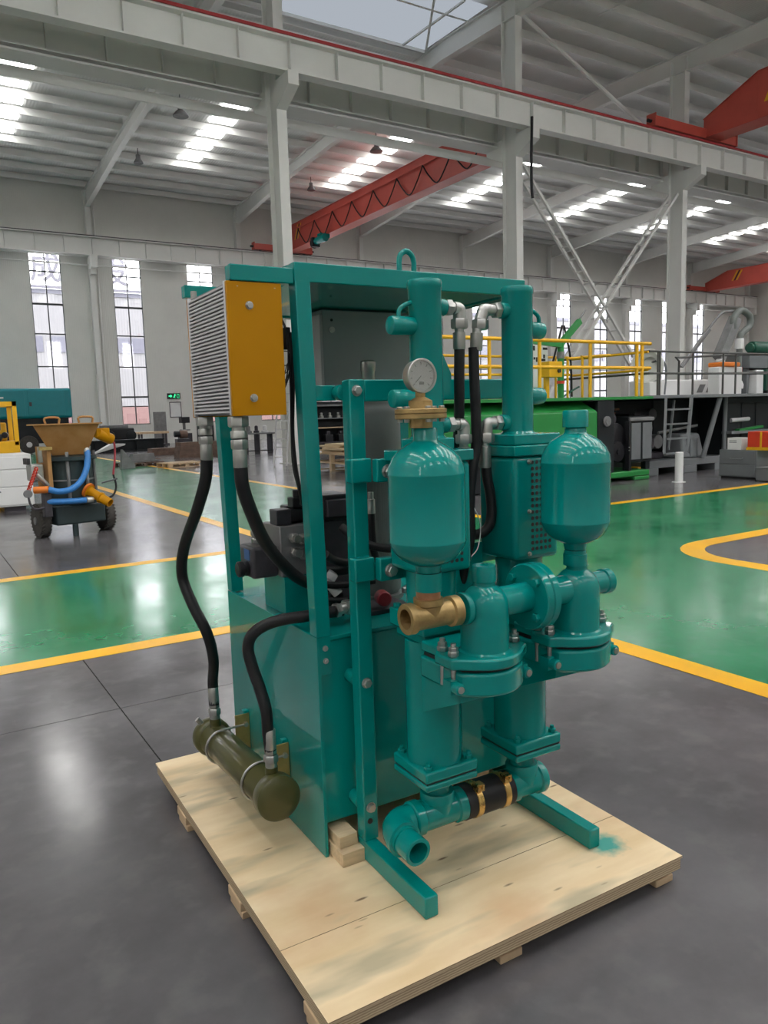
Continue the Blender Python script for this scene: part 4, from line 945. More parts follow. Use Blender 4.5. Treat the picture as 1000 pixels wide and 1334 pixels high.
for (x, z, r) in ((1.38, 1.27, .07), (1.52, 1.25, .09), (1.66, 1.30, .06), (1.48, 1.36, .05)): MB().rcyl((x, .05, z), (x + .05, .4, z), r, .01).build('hydraulic_valve', M['blackm'], yf)
MB().box(1.30, 1.75, .45, .85, 1.181, 1.55).build('engine_block', M['rail_yellow'], yf, .03)
# teal compressor trailer
tc_ = thing('compressor_trailer', 'large teal compressor canopy on black wheels against the far wall', 'compressor', (.0, 42.6, 0))
MB().box(-1.0, 7.55, 0, 2.6, 1.78, 3.30).build('canopy', M['teal_far'], tc_, .12, 3)
MB().box(-1.0, 7.35, .1, 2.5, .75, 1.779).build('lower_body', M['dark_g'], tc_, .03)
for (x0, x1, z0, z1) in ((2.9, 5.3, 1.9, 3.18), (5.45, 7.2, 1.9, 3.18), (.2, 2.75, 1.9, 3.18)): MB().box(x0, x1, -.03, -.0005, z0, z1).build('door', M['teal_far'], tc_, .02)
for x in (2.95, 5.5): MB().box(x, x + .12, -.06, -.0305, 2.4, 2.6).build('door_latch', M['darkm'], tc_)
lt = MB()
for (x0, x1, z) in ((3.75, 4.05, 2.98), (3.55, 4.35, 2.84), (3.8, 4.15, 2.70)): lt.box(x0, x1, -.036, -.0305, z - .04, z + .04)
lt.build('lettering', M['white'], tc_)
MB().box(2.6, 3.3, .6, 1.4, 3.31, 3.42).build('exhaust_cowl', M['green_d'], tc_, .03)
for x in (1.6, 5.35):
    w = MB().lathe((x, .0, .46), (0, 1, 0), [(.30, 0), (.44, .02), (.46, .08), (.46, .22), (.44, .28), (.30, .30)], 28).build('wheel', M['tyre'], tc_)
    MB().lathe((x, -.01, .46), (0, 1, 0), [(.08, -.01), (.08, 0), (.26, .03), (.27, .01), (.27, .29)], 24).build('hub', M['white'], w)
MB().box(-.9, 7.3, .3, 2.3, .50, .749).build('chassis', M['blackm'], tc_)

# ================================================================== FAR LEFT CLUTTER
gd = thing('steel_girder', 'long dark steel girder lying on the floor near the far wall', 'beam', (6.6, 39.2, 0))
MB().box(0, 4.6, 0, .06, .06, .54).box(0, 4.6, -.2, .26, 0, .0595).box(0, 4.6, -.2, .26, .5405, .60).build('web', M['dark_g'], gd)
for k in range(5): MB().box(.2 + k * 1.0, .25 + k * 1.0, -.18, -.001, .0605, .5395).build('stiffener', M['dark_g'], gd)
gd2 = thing('black_undercarriage', 'black machine undercarriage lying behind the long steel girder', 'machine', (8.9, 41.6, 0))
MB().box(0, 1.5, 0, 1.0, .55, 1.15).build('frame', M['blackm'], gd2, .08)
for x in (.2, 1.3): MB().rcyl((x, -.05, .75), (x, 1.05, .75), .28, .05, 18).build('roller', M['dark_g'], gd2)
MB().box(.2, 1.3, .1, .9, 0, .5495).build('stand', M['darkm'], gd2)
MB().box(-.1, 1.2, .05, .95, 1.151, 1.32).build('cover', M['scrap'], gd2, .03)
sh_ = thing('sheet_offcut', 'pale bent sheet offcut leaning by the dark steel girder', 'sheet', (7.9, 38.1, 0))
MB().prism([(-.3, 0, .0), (1.1, 0, .35), (1.15, 0, .42), (.5, 0, .45), (-.2, 0, .08)], (0, .5, 0)).build('sheet', M['white'], sh_)
wbn = thing('workbench', 'pale topped workbench beside the black undercarriage at the far wall', 'bench', (11.4, 44.6, 0))
MB().box(0, 1.7, 0, .9, .74, .86).build('bench_top', M['timber2'], wbn)
for x in (.1, 1.5):
    for y in (.1, .7): MB().box(x, x + .1, y, y + .1, 0, .7395).build('leg', M['darkm'], wbn)
MB().box(.1, 1.6, .05, .85, .1, .14).build('shelf', M['darkm'], wbn)
gp = thing('upright_sheet', 'tall grey sheet panel standing upright at the far wall', 'panel', (12.7, 46.2, 0))
MB().box(0, .75, 0, .06, .12, 2.0).build('sheet', M['scrap'], gp); MB().box(-.05, .8, -.25, .3, 0, .1195).build('foot', M['darkm'], gp)
def clutter(name, label, cat, loc, parts, rz=0, group=None):
    """parts: (part name, kind, args, material)"""
    t = thing(name, label, cat, loc, rz, group)
    for nm, kind, a, mm in parts:
        b = MB()
        if kind == 'box': b.box(*a); o = b.build(nm, M[mm], t, .012)
        elif kind == 'cyl': b.rcyl(a[0], a[1], a[2], .012, 16); o = b.build(nm, M[mm], t)
        elif kind == 'bar': b.bar(*a); o = b.build(nm, M[mm], t)
    return t
clutter('drilling_machine', 'dark bench drill between the grey panel and the cooler hose', 'machine', (13.75, 44.5, 0),
        [('base', 'box', (0, .7, 0, .6, 0, .7), 'darkm'), ('column', 'cyl', ((.35, .35, .7), (.35, .35, 1.5), .08), 'scrap'), ('head', 'box', (.1, .6, .0, .5, 1.3, 1.65), 'blackm'), ('table', 'box', (.1, .6, .0, .5, .85, .92), 'scrap')])
clutter('small_pump', 'small rusty pump on a dark stand behind the steel bars', 'pump', (12.6, 41.4, 0),
        [('base', 'box', (0, .7, 0, .5, 0, .45), 'darkm'), ('casing', 'cyl', ((.2, .2, .7), (.6, .2, .7), .22), 'rust'), ('motor', 'cyl', ((-.1, .2, .72), (.2, .2, .72), .16), 'blackm')])
clutter('welding_set', 'tall dark welding set behind the cooler fitting', 'machine', (14.6, 43.4, 0),
        [('body', 'box', (0, .8, 0, .7, .1, 1.3), 'blackm'), ('front_panel', 'box', (.1, .7, -.02, 0, .6, 1.2), 'scrap'), ('handle', 'bar', ((.0, .35, 1.4), (.8, .35, 1.4), .05, .05), 'rust'), ('base', 'box', (.05, .75, .05, .65, 0, .0995), 'darkm')])
clutter('gas_rack', 'rack of dark and grey cylinders near the far wall', 'rack', (16.0, 44.0, 0),
        [('base', 'box', (0, 1.6, 0, .6, 0, .12), 'darkm')] + [('cylinder', 'cyl', ((.2 + .3 * k, .3, .121), (.2 + .3 * k, .3, 1.45), .12), 'darkm' if k % 2 else 'scrap') for k in range(5)] + [('rail', 'bar', ((0, .05, 1.0), (1.6, .05, 1.0), .05, .06), 'rust')])
for i, (x, y, n, lab) in enumerate(((9.1, 29.8, 4, 'stack of rusty steel bars on the floor behind the rear cooler hose'), (8.9, 33.0, 2, 'lower pile of rusty steel bars further towards the far wall'))):
    t = thing('bar_stack', lab, 'steel', (x, y, 0), math.radians(2 + i), 'rusty steel bars on the floor')
    for k in range(n):
        for j in range(4): MB().box(.03 * k, 2.0 - .05 * j, .16 * j, .16 * j + .15, .002 + .15 * k, .148 + .15 * k).build('steel_bar', M['rust'], t)
def stringer_pallet(name, label, loc, rz, L, Wd, m, group=None, h=.14, boards=6):
    t = thing(name, label, 'pallet', loc, rz, group)
    bw = L / (boards * 1.25)
    for k in range(boards):
        x = k * (L - bw) / (boards - 1); MB().box(x, x + bw, 0, Wd, h - .022, h).build('deck_board', m, t)
    for y in (0, Wd / 2 - .045, Wd - .09):
        MB().box(0, L, y, y + .09, h - .044, h - .0225).build('stringer_board', m, t)
        for x in (0, L / 2 - .06, L - .12): MB().box(x, x + .12, y, y + .09, .0215, h - .0445).build('block', m, t)
        MB().box(0, L, y, y + .09, 0, .021).build('bottom_board', m, t)
    return t
stringer_pallet('wooden_pallet', 'flat weathered pallet lying on the floor near the rear cooler hose', (6.95, 23.9, 0), math.radians(8), 1.25, .95, M['timber2'], 'weathered pallets on the far floor')
stringer_pallet('wooden_pallet', 'flat weathered pallet holding steel offcuts left of the other one', (6.05, 25.6, 0), math.radians(12), 1.35, .95, M['rust'], 'weathered pallets on the far floor', .13)
of = thing('steel_offcuts', 'grey flat steel offcuts heaped on the weathered pallet', 'steel', (6.05, 25.6, .1305), math.radians(12))
MB().box(.0, 1.3, .1, .42, 0, .05).build('flat_bar', M['scrap'], of); MB().box(.2, 1.5, .5, .85, 0, .07).build('flat_bar', M['rust'], of)
MB().prism([(.30, .20, .0505), (1.15, .20, .0505), (1.1, .20, .28), (.36, .20, .28)], (0, .2, 0)).build('channel', M['scrap'], of)
ag = tag(MB().prism([(0, 0, .0), (.42, 0, .0), (.40, 0, .16), (.06, 0, .62)], (0, .3, 0)).build('angled_plate', M['scrap']), 'wedge shaped grey steel plate standing left of the pallets', 'plate'); ag.location = (5.75, 24.9, 0)
tt = clutter('trestle_table', 'low trestle table with small machine parts seen under the yellow cooler', 'table', (11.9, 29.8, 0),
        [('table_top', 'box', (0, 1.4, 0, .7, .80, .86), 'scrap'), ('leg', 'box', (.1, .16, .1, .6, 0, .7995), 'darkm'), ('leg', 'box', (.62, .68, .1, .6, 0, .7995), 'darkm'), ('leg', 'box', (1.2, 1.26, .1, .6, 0, .7995), 'darkm'), ('foot_rail', 'bar', ((.0, .1, .12), (1.4, .1, .12), .05, .05), 'darkm')])
for k, (x, r, mm) in enumerate(((.25, .16, 'scrap'), (.62, .12, 'darkm'), (1.0, .15, 'white'))):
    q = thing('machine_part', ('round grey machine part', 'small dark machine part', 'round white machine part')[k] + ' on the low trestle table', 'part', (11.9 + x, 30.1, .861))
    MB().lathe((0, 0, 0), (0, 0, 1), [(r, 0), (r, .08), (r * .6, .1), (r * .6, .26), (r * .3, .30), (0, .30)], 16).build('casting', M[mm], q)
clutter('grinding_stand', 'dark grinder on a pedestal behind the yellow cooler panel', 'machine', (12.6, 33.4, 0), [('pedestal', 'box', (.2, .6, .2, .6, 0, 1.0), 'darkm'), ('motor', 'cyl', ((.0, .4, 1.2), (.8, .4, 1.2), .2), 'blackm'), ('wheel_guard', 'cyl', ((-.1, .4, 1.2), (.0, .4, 1.2), .28), 'scrap')])
la = thing('ladder', 'aluminium ladder leaning against the nearest inner column', 'ladder', (9.55, 21.7, 0), math.radians(-50))
p0, p1 = Vector((0, 0, 0)), Vector((0, .62, 2.75))
for x in (0, .42): MB().bar((x, p0.y, 0), (x + .0, p1.y, p1.z), .03, .07).build('stile', M['alu'], la)
for k in range(1, 10):
    t = k / 10; MB().bar((0.016, p1.y * t, p1.z * t), (.404, p1.y * t, p1.z * t), .035, .03).build('rung', M['alu'], la)
clutter('grey_locker', 'narrow dark grey locker just behind the nearest inner column', 'locker', (10.75, 22.62, 0), [('body', 'box', (0, .6, .1, .6, .06, 1.42), 'dark_g'), ('door', 'box', (.03, .57, .08, .0995, .12, 1.36), 'grey_m'), ('base', 'box', (.03, .57, .13, .57, 0, .0595), 'ink')])
shf = clutter('tool_rack', 'dark tool rack with bright fittings behind the pallet stack', 'rack', (13.4, 27.0, 0),
        [('upright', 'box', (0, .06, 0, .6, 0, 2.1), 'darkm'), ('upright', 'box', (2.34, 2.4, 0, .6, 0, 2.1), 'darkm'), ('back_panel', 'box', (.06, 2.34, .55, .6, .1, 2.05), 'dark_g'), ('shelf', 'box', (.0605, 2.3395, 0, .549, 1.35, 1.40), 'grey_m'), ('shelf', 'box', (.0605, 2.3395, 0, .549, .98, 1.03), 'timber2'), ('shelf', 'box', (.0605, 2.3395, 0, .549, .4, .45), 'darkm'), ('top_shelf', 'box', (.0605, 2.3395, 0, .549, 1.85, 1.92), 'scrap')])
for k in range(5):
    q = thing('steel_fitting', ('first', 'second', 'third', 'fourth', 'fifth')[k] + ' bright steel fitting from the left on the upper shelf of the tool rack', 'fitting', (13.75 + .38 * k, 27.25, 1.401), 0, 'fittings on the tool rack')
    MB().lathe((0, 0, 0), (0, 0, 1), [(.09, 0), (.09, .08), (.05, .1), (.05, .2), (0, .21)], 12).build('fitting_body', M['steel'], q)
for k in range(3):
    q = thing('dark_casting', ('first', 'second', 'third')[k] + ' dark casting from the left on the middle shelf of the tool rack', 'casting', (13.8 + .6 * k, 27.28, .451), 0, 'castings on the tool rack')
    MB().box(-.18, .18, -.15, .15, 0, .28).build('casting_base', M['blackm'], q, .03); MB().rcyl((0, 0, .281), (0, 0, .42), .1, .01).build('casting_neck', M['darkm'], q)
for k in range(2):
    z0 = k * .235
    t = stringer_pallet('pine_pallet', ('new pine pallet at the bottom of the stack by the inner column', 'new pine pallet on top of the other in the stack')[k], (9.62, 17.2, z0), 0, 1.1, 1.9, M['timber'], 'new pine pallets in the stack', .234)
for k, (z, dx, dy) in enumerate(((.471, 0, .05), (.525, .04, .3), (.579, -.03, .0), (.633, .05, .5), (.687, .1, .2))):
    q = thing('pine_board', ('lowest', 'second lowest', 'middle', 'second highest', 'topmost')[k] + ' wide pine board lying on the pallet stack', 'board', (9.63 + dx, 17.25 + dy, z), math.radians(2 * k - 3), 'pine boards on the pallet stack')
    MB().box(0, 1.0 - .1 * k, 0, 1.5 - .12 * k, 0, .052).build('board', M['timber'], q, .004)

# ================================================================== GREEN MACHINE
gm = thing('green_spraying_rig', 'green shotcrete rig with yellow deck railing behind the right hand tubes', 'machine', (0, 0, 0))
MB().loft([(7.2, 10.38, .75), (11.36, 10.38, .75), (11.36, 10.38, 1.42), (7.2, 10.38, 1.42)], [(7.2, 12.6, .75), (11.36, 12.6, .75), (11.36, 12.6, 1.42), (7.2, 12.6, 1.42)]).loft([(7.2, 10.38, 1.42), (11.36, 10.38, 1.42), (11.36, 12.6, 1.42), (7.2, 12.6, 1.42)], [(7.2, 10.75, 1.63), (11.30, 10.75, 1.63), (11.30, 12.6, 1.63), (7.2, 12.6, 1.63)]).build('bonnet', M['green_m'], gm, .02)
MB().box(7.1, 12.98, 10.38, 12.75, 1.632, 1.690).build('deck_plate', M['green_m'], gm, .006)
MB().box(10.9, 12.95, 10.42, 12.4, .08, .20).box(10.95, 11.45, 10.42, 12.4, 0, .0795).box(12.5, 12.95, 10.42, 12.4, 0, .0795).build('base_skid', M['green_m'], gm, .02)
MB().box(7.4, 10.9, 10.6, 12.4, .02, .749).build('lower_frame', M['dark_g'], gm, .02)
MB().box(11.40, 11.86, 10.40, 12.2, .205, 1.625).build('engine_bulkhead', M['dark_g'], gm, .015)
MB().lathe((11.63, 10.395, 1.22), (0, -1, 0), [(.10, 0), (.10, .03), (.07, .035), (.07, .05)], 18).build('lamp', M['scrap'], gm)
en = MB().rcyl((12.08, 10.55, .88), (12.08, 11.6, .88), .30, .03, 24).box(11.87, 12.3, 10.9, 12.0, .25, 1.2).build('engine', M['blackm'], gm)
MB().lathe((12.08, 10.545, .60), (0, -1, 0), [(.20, 0), (.20, .05), (.06, .06), (.06, .09)], 22).build('pulley', M['blackm'], en)
MB().lathe((12.02, 10.70, 1.25), (0, -1, 0), [(.12, 0), (.12, .10), (.05, .12), (.05, .15)], 18).build('filter', M['darkm'], en)
ra = MB().box(12.34, 13.06, 10.45, 11.3, .36, 1.29).build('radiator', M['dark_g'], gm, .03)
for x in (12.40, 12.74): MB().box(x, x + .28, 10.43, 10.4495, .42, 1.16).build('radiator_core', M['grey_m'], ra, .01)
MB().box(12.34, 13.06, 10.41, 10.4495, 1.20, 1.27).build('radiator_cap', M['scrap'], ra, .01)
for x in (12.36, 12.92): MB().box(x, x + .12, 10.5, 10.62, .2005, .3595).build('leg', M['dark_g'], ra)
MB().box(12.30, 12.345, 10.40, 10.52, .205, 1.2).build('belt_guard', M['blackm'], gm, .01)
for k in range(4): MB().cyl((12.29, 10.405, .62 + .06 * (k // 2) ), (12.29, 10.385, .62 + .06 * (k // 2)), .012, n=8).build('guard_bolt', M['steel'], gm) if k % 2 == 0 else None
for (p, q) in (((11.9, 10.9, 1.42), (12.95, 11.25, 1.445)), ((11.9, 11.0, 1.34), (12.95, 11.35, 1.36))): MB().cyl(p, q, .025, n=10).build('copper_pipe', M['copper'], gm)
for x in (12.45, 12.75): MB().box(x, x + .10, 11.9, 12.0, .2005, 1.6315).build('deck_leg', M['rail_yellow'], gm)
MB().box(12.98, 13.17, 10.75, 11.0, .0, .22).build('wheel_chock', M['rail_yellow'], gm, .02)
def rails(parent, y, xs, ztop, zmid, x0, x1, zb, m, r=.028):
    for z in (ztop, zmid): MB().cyl((x0, y, z), (x1, y, z), r, n=10).build('rail', M[m], parent)
    for x in xs: MB().cyl((x, y, zb), (x, y, ztop - r), r, n=10).build('rail_post', M[m], parent)
rails(gm, 10.46, (7.3, 8.75, 9.93, 11.24, 12.56, 12.72), 2.74, 2.255, 7.2, 12.97, 1.691, 'rail_yellow', .034)
rails(gm, 12.55, (8.4, 9.8, 11.3, 12.4), 2.62, 2.24, 7.6, 12.9, 1.691, 'rail_yellow')
for z in (2.58, 2.22): MB().cyl((12.9, 10.46, z), (12.9, 12.55, z), .026, n=10).build('side_rail', M['rail_yellow'], gm)
for y in (11.0, 11.4): MB().tube([(11.6, y, 1.691), (11.6, y, 2.44), (11.65, y, 2.50), (12.5, y + .1, 2.56)], .026, 10, 2).build('gate_rail', M['rail_yellow'], gm)
cbx = MB().box(10.60, 10.95, 10.9, 11.15, 2.10, 2.40).build('junction_box', M['rail_yellow'], gm, .01)
MB().cyl((10.85, 10.8995, 2.22), (10.85, 10.87, 2.22), .04, n=12).build('knob', M['ink'], cbx)
MB().box(10.62, 10.70, 11.0, 11.08, 1.691, 2.0995).build('box_post', M['rail_yellow'], gm)
ma = MB().cyl((12.0, 12.0, 1.691), (12.0, 12.0, 2.86), .07, n=14).build('boom_post', M['green_m'], gm)
MB().bar((12.0, 12.0, 2.86), (12.62, 12.05, 3.36), .09, .12).build('boom_arm', M['green_m'], gm)
MB().bar((12.0, 11.98, 2.84), (10.6, 11.9, 2.92), .09, .12).build('boom_arm', M['green_m'], gm)
MB().cyl((12.55, 12.05, 3.32), (12.85, 12.1, 3.62), .02, n=8).build('boom_rod', M['scrap'], gm)
MB().lathe((12.0, 12.0, 2.55), (0, 0, 1), [(.085, 0), (.085, .14)], 14).build('coupling', M['scrap'], gm)
MB().lathe((12.0, 12.0, 2.02), (0, 0, 1), [(.085, 0), (.085, .06)], 14).build('coupling', M['red_small'], gm)
MB().tube([(12.05, 11.95, 1.75), (12.2, 11.9, 1.85), (12.45, 11.9, 1.95)], .02, 8).build('lever', M['green_d'], gm)
MB().tube([(12.5, 12.4, 3.3), (12.75, 12.45, 2.6), (12.85, 12.5, 1.75)], .022, 8).build('hydraulic_hose', M['rubber'], gm)
MB().tube([(12.45, 12.4, 3.3), (12.2, 12.4, 2.6), (11.9, 12.45, 1.75)], .022, 8).build('hydraulic_hose', M['rubber'], gm)
wbx = MB().box(10.9, 11.98, 12.35, 12.5, 1.95, 2.95).build('water_tank', M['white'], gm, .02)
lt = MB()
for (x, z, w, h) in ((11.5, 2.74, .09, .10), (11.68, 2.74, .09, .10), (11.82, 2.76, .13, .05), (11.55, 2.55, .05, .05), (11.62, 2.50, .04, .10), (11.78, 2.52, .11, .05), (11.83, 2.58, .05, .08), (11.36, 2.76, .08, .08)):
    lt.box(x, x + w, 12.344, 12.3495, z, z + h)
lt.build('lettering', M['ink'], wbx)

# ================================================================== GREY MACHINE
gr = thing('grey_shotcrete_plant', 'dark grey two storey machine with steel ladder behind the white bollard', 'machine', (0, 0, 0))
MB().box(12.99, 19.8, 10.45, 13.2, 1.640, 1.705).build('deck_plate', M['grey_m'], gr, .006)
bs = MB().box(13.2, 19.6, 10.75, 13.0, .16, .31)
for x in (13.2, 14.5, 15.6, 17.2, 19.2): bs.box(x, x + .45, 10.75, 13.0, 0, .1595)
bs.build('base_skid', M['grey_m'], gr, .01)
MB().box(14.5, 19.6, 11.6, 13.0, .311, 1.6395).build('engine_housing', M['dark_g'], gr, .03)
MB().box(16.1, 19.6, 10.9, 11.5995, .311, 1.6395).build('side_panel', M['dark_g'], gr, .02)
for k in range(6): MB().box(16.2 + .56 * k, 16.66 + .56 * k, 10.88, 10.8995, .45, 1.5).build('louvre_panel', M['dark_g'], gr, .015)
tk = MB().loft([(14.50, 10.8, .311), (15.30, 10.8, .311), (15.30, 11.4, .311), (14.50, 11.4, .311)], [(14.58, 10.9, .86), (15.22, 10.9, .86), (15.22, 11.3, .86), (14.58, 11.3, .86)]).build('fuel_tank', M['grey_m'], gr, .05)
for x in (14.77, 15.02): MB().box(x, x + .03, 10.80, 10.82, .33, .74).build('tank_rib', M['grey_m'], tk)
for (x, y, z, r, l, mm) in ((13.6, 11.2, .62, .22, .6, 'blackm'), (13.95, 11.3, 1.0, .18, .5, 'darkm'), (13.55, 11.4, 1.2, .14, .5, 'blackm'), (14.2, 11.2, .7, .16, .4, 'scrap'), (14.25, 11.4, 1.3, .14, .4, 'darkm')):
    MB().rcyl((x, y, z), (x, y + l, z), r, .02, 18).build('pump_drum', M[mm], gr)
MB().box(13.3, 14.45, 11.25, 11.9, .311, .46).build('pump_stand', M['darkm'], gr, .02)
MB().box(13.5, 13.9, 11.05, 11.25, .55, .80).build('gearbox', M['darkm'], gr, .04)
MB().cyl((14.05, 11.1, .9), (15.4, 11.1, 1.02), .03, n=10).build('steel_pipe', M['scrap'], gr)
MB().cyl((16.3, 10.86, 1.1), (17.0, 10.86, 1.12), .05, n=12).build('steel_pipe', M['alu'], gr)
MB().box(16.0, 17.6, 10.62, 10.88, .80, .86).build('side_shelf', M['grey_m'], gr)
MB().bar((16.4, 10.75, .87), (17.3, 10.72, .93), .12, .05).build('green_bar', M['green_m'], gr)
for (p, q, r) in (((15.43, 10.55, 1.6395), (15.08, 10.70, .311), .055), ((16.0, 10.8, 1.6395), (16.02, 10.82, .311), .05)): MB().cyl(p, q, r, n=14).build('deck_strut', M['grey_m'], gr)
ld = MB().bar((13.43, 10.42, 1.66), (13.24, 10.30, .50), .05, .06).bar((14.26, 10.42, 1.66), (13.98, 10.30, .50), .06, .07).build('ladder', M['grey_m'], gr)
for t, nm in ((.22, 'r'), (.48, 'r'), (.74, 'r'), (1.0, 'r')):
    a = Vector((13.43, 10.42, 1.66)).lerp(Vector((13.24, 10.30, .50)), t); b = Vector((14.26, 10.42, 1.66)).lerp(Vector((13.98, 10.30, .50)), t)
    MB().bar(a + Vector((.03, 0, 0)), b - Vector((.04, 0, 0)), .05, .035).build('rung', M['grey_m'], ld)
MB().bar((13.95, 10.62, 1.6), (13.70, 10.55, .56), .04, .05).build('handrail', M['grey_m'], ld)
rails(gr, 10.52, (13.28, 13.34, 14.42, 15.47, 15.93, 17.2, 18.6), 2.60, 2.155, 13.0, 19.7, 1.706, 'dark_rail', .022)
MB().tube([(14.46, 10.9, 1.706), (14.46, 10.9, 2.44), (14.54, 10.9, 2.52), (17.1, 10.9, 2.62), (19.6, 10.9, 2.66)], .024, 10, 2).build('inner_rail', M['dark_rail'], gr)
MB().cyl((14.46, 10.9, 2.16), (19.6, 10.9, 2.24), .022, n=8).build('inner_rail', M['dark_rail'], gr)
for z in (2.60, 2.155): MB().cyl((13.03, 10.52, z), (13.03, 13.1, z), .024, n=8).build('side_rail', M['dark_rail'], gr)
re = MB().lathe((14.95, 12.1, 2.42), (-1, -.25, 0), [(.16, -.3), (.22, -.28), (.22, .02), (.40, .06), (.40, .12), (.34, .12), (.30, -.1), (0, -.1)], 26).build('hose_reel', M['white_steel'], gr)
MB().box(14.75, 15.2, 11.9, 12.3, 1.706, 2.05).build('reel_stand', M['white_steel'], gr, .02)
MB().tube([(14.95, 12.0, 2.5), (15.3, 12.0, 2.55), (15.45, 12.0, 2.3), (15.4, 12.0, 1.75)], .025, 8).build('reel_bracket', M['grey_m'], gr)
wt = MB().box(15.2, 18.0, 12.0, 12.9, 1.706, 2.10).build('white_tank', M['white'], gr, .03)
lt = MB()
for k in range(3): lt.prism([(16.6 + .36 * k, 11.994, 1.78), (16.82 + .36 * k, 11.994, 1.78), (16.95 + .36 * k, 11.994, 1.98), (16.73 + .36 * k, 11.994, 1.98)], (0, .0055, 0))
lt.build('tank_mark', M['scrap'], wt)
MB().box(16.45, 17.15, 11.2, 11.6, 2.36, 2.47).build('orange_cover', M['orange'], gr, .03)
MB().box(16.4, 17.3, 11.25, 11.55, 1.706, 2.3595).build('cover_base', M['white'], gr, .02)
MB().tube([(16.25, 12.2, 2.42), (17.4, 12.2, 3.45), (17.85, 12.2, 3.78), (18.2, 12.15, 3.82)], .035, 10, 3).build('boom_stay', M['scrap'], gr)
MB().tube([(16.45, 12.3, 2.42), (17.5, 12.3, 3.35)], .030, 10, 1).build('boom_stay', M['scrap'], gr)
MB().bar((17.45, 12.0, 2.60), (18.1, 12.0, 3.62), .22, .26).build('boom_arm', M['scrap'], gr)
MB().tube([(17.95, 11.95, 3.35), (17.95, 11.95, 3.62), (18.25, 11.95, 3.82), (18.6, 11.95, 3.70), (18.62, 11.95, 3.45), (18.3, 11.95, 3.25), (18.22, 11.95, 3.05)], .085, 14).build('boom_elbow', M['motor'], gr)
pp = MB().cyl((18.2, 11.95, 1.706), (18.22, 11.95, 3.05), .075, n=16).build('delivery_pipe', M['motor'], gr)
MB().lathe((18.215, 11.95, 2.86), (0, 0, 1), [(.11, 0), (.11, .26)], 16).build('pipe_coupling', M['white'], pp)
MB().lathe((18.205, 11.95, 2.20), (0, 0, 1), [(.095, 0), (.095, .20)], 16).build('pipe_coupling', M['red_rail'], pp)
MB().lathe((18.20, 11.95, 1.86), (0, 0, 1), [(.13, 0), (.14, .1), (.10, .2)], 16).build('valve_body', M['white'], pp)
MB().tube([(18.1, 11.9, 1.95), (17.9, 11.9, 1.92), (17.75, 11.9, 2.05), (17.55, 11.9, 2.06)], .03, 8).build('valve_lever', M['blackm'], pp)
MB().rcyl((17.5, 11.95, 2.44), (17.42, 11.95, 2.60), .10, .01).cyl((17.45, 11.95, 1.706), (17.46, 11.95, 2.44), .05, n=12).build('ram', M['white'], gr)
MB().box(18.45, 20.2, 11.8, 12.5, 2.37, 2.74).box(18.5, 18.6, 11.9, 12.4, 1.706, 2.3695).box(19.4, 19.5, 11.9, 12.4, 1.706, 2.3695).build('upper_box', M['grey_m'], gr, .02)
MB().rcyl((18.95, 12.1, 2.92), (20.2, 12.1, 2.92), .17, .05, 20).build('green_cylinder', M['green_d'], gr)
MB().rcyl((18.86, 12.1, 2.92), (18.95, 12.1, 2.92), .12, .02, 20).build('cylinder_head', M['green_d'], gr)
MB().box(19.2, 19.3, 12.0, 12.2, 2.741, 2.80).build('cylinder_foot', M['green_d'], gr)
MB().box(19.05, 20.2, 11.7, 12.7, 1.80, 2.34).build('green_box', M['green_d'], gr, .02)
MB().box(18.70, 19.0, 11.75, 12.5, 1.706, 2.33).build('white_box', M['white'], gr, .02)
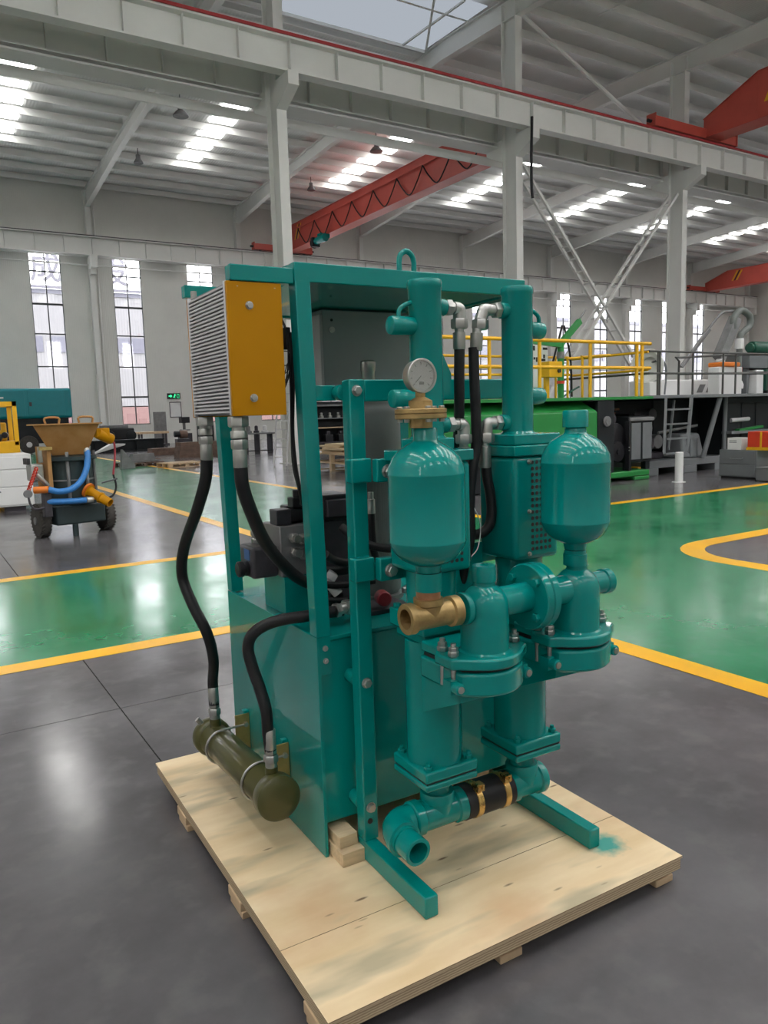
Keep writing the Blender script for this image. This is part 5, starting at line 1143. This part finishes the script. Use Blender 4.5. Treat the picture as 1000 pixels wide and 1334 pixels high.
# ================================================================== SMALL THINGS ON THE RIGHT
bo = thing('bollard', 'plain white bollard post on the grey floor by the yellow line', 'bollard', (12.73, 9.55, 0))
MB().lathe((0, 0, 0), (0, 0, 1), [(.078, .012), (.078, .575), (.070, .585), (0, .588)], 24).build('post', M['white'], bo)
MB().lathe((0, 0, 0), (0, 0, 1), [(.13, 0), (.13, .010), (.09, .0115)], 24).build('base_plate', M['white'], bo)
tcb = thing('tool_cabinet', 'grey steel tool cabinet with one drawer handle in front of the grey machine', 'cabinet', (13.95, 8.72, 0))
MB().box(0, .62, 0, .80, .04, .575).build('body', M['grey_m'], tcb, .008); MB().box(.03, .6, .03, .77, 0, .0395).build('plinth', M['ink'], tcb)
d = MB().box(-.016, -.0005, .03, .77, .30, .55).build('drawer', M['grey_m'], tcb, .005)
MB().tube([(-.016, .28, .42), (-.05, .28, .40), (-.05, .52, .40), (-.016, .52, .42)], .009, 8, 2).build('handle', M['grey_m'], d)
MB().box(-.016, -.0005, .03, .77, .06, .285).build('door', M['grey_m'], tcb, .005)
rbx = thing('red_toolbox', 'red metal toolbox with yellow edges on the grey tool cabinet', 'toolbox', (14.0, 8.45, .5755))
MB().box(0, .45, 0, .50, .06, .36).build('body', M['red_small'], rbx, .01)
MB().box(-.008, .46, -.02, .52, 0, .0595).box(-.012, 0, .20, .24, .06, .36).build('edge_trim', M['rail_yellow'], rbx, .004)
wbx = thing('white_carton', 'small white printed carton left of the red toolbox', 'carton', (14.0, 9.08, .5755))
MB().box(0, .28, 0, .30, 0, .235).build('box', M['white'], wbx, .004)
lt = MB()
for z in (.17, .14): lt.box(-.003, -.0005, .10, .26, z, z + .015)
lt.build('print', M['scrap'], wbx)
sc = thing('small_cabinet', 'low grey steel box on the floor right of the tool cabinet', 'cabinet', (13.75, 7.75, 0))
MB().box(0, .55, 0, .85, .012, .25).build('body', M['grey_m'], sc, .008); MB().box(-.012, .562, -.012, .862, .2505, .27).build('lid', M['grey_m'], sc, .004); MB().box(.03, .5, .03, .8, 0, .0115).build('foot', M['ink'], sc)
tl = thing('teal_casting', 'small teal casting on the low grey steel box', 'casting', (14.0, 8.25, .2705))
MB().box(-.1, .1, -.1, .1, 0, .10).build('base', M['teal'], tl, .01); MB().rcyl((0, 0, .1005), (0, 0, .16), .06).build('neck', M['teal'], tl)
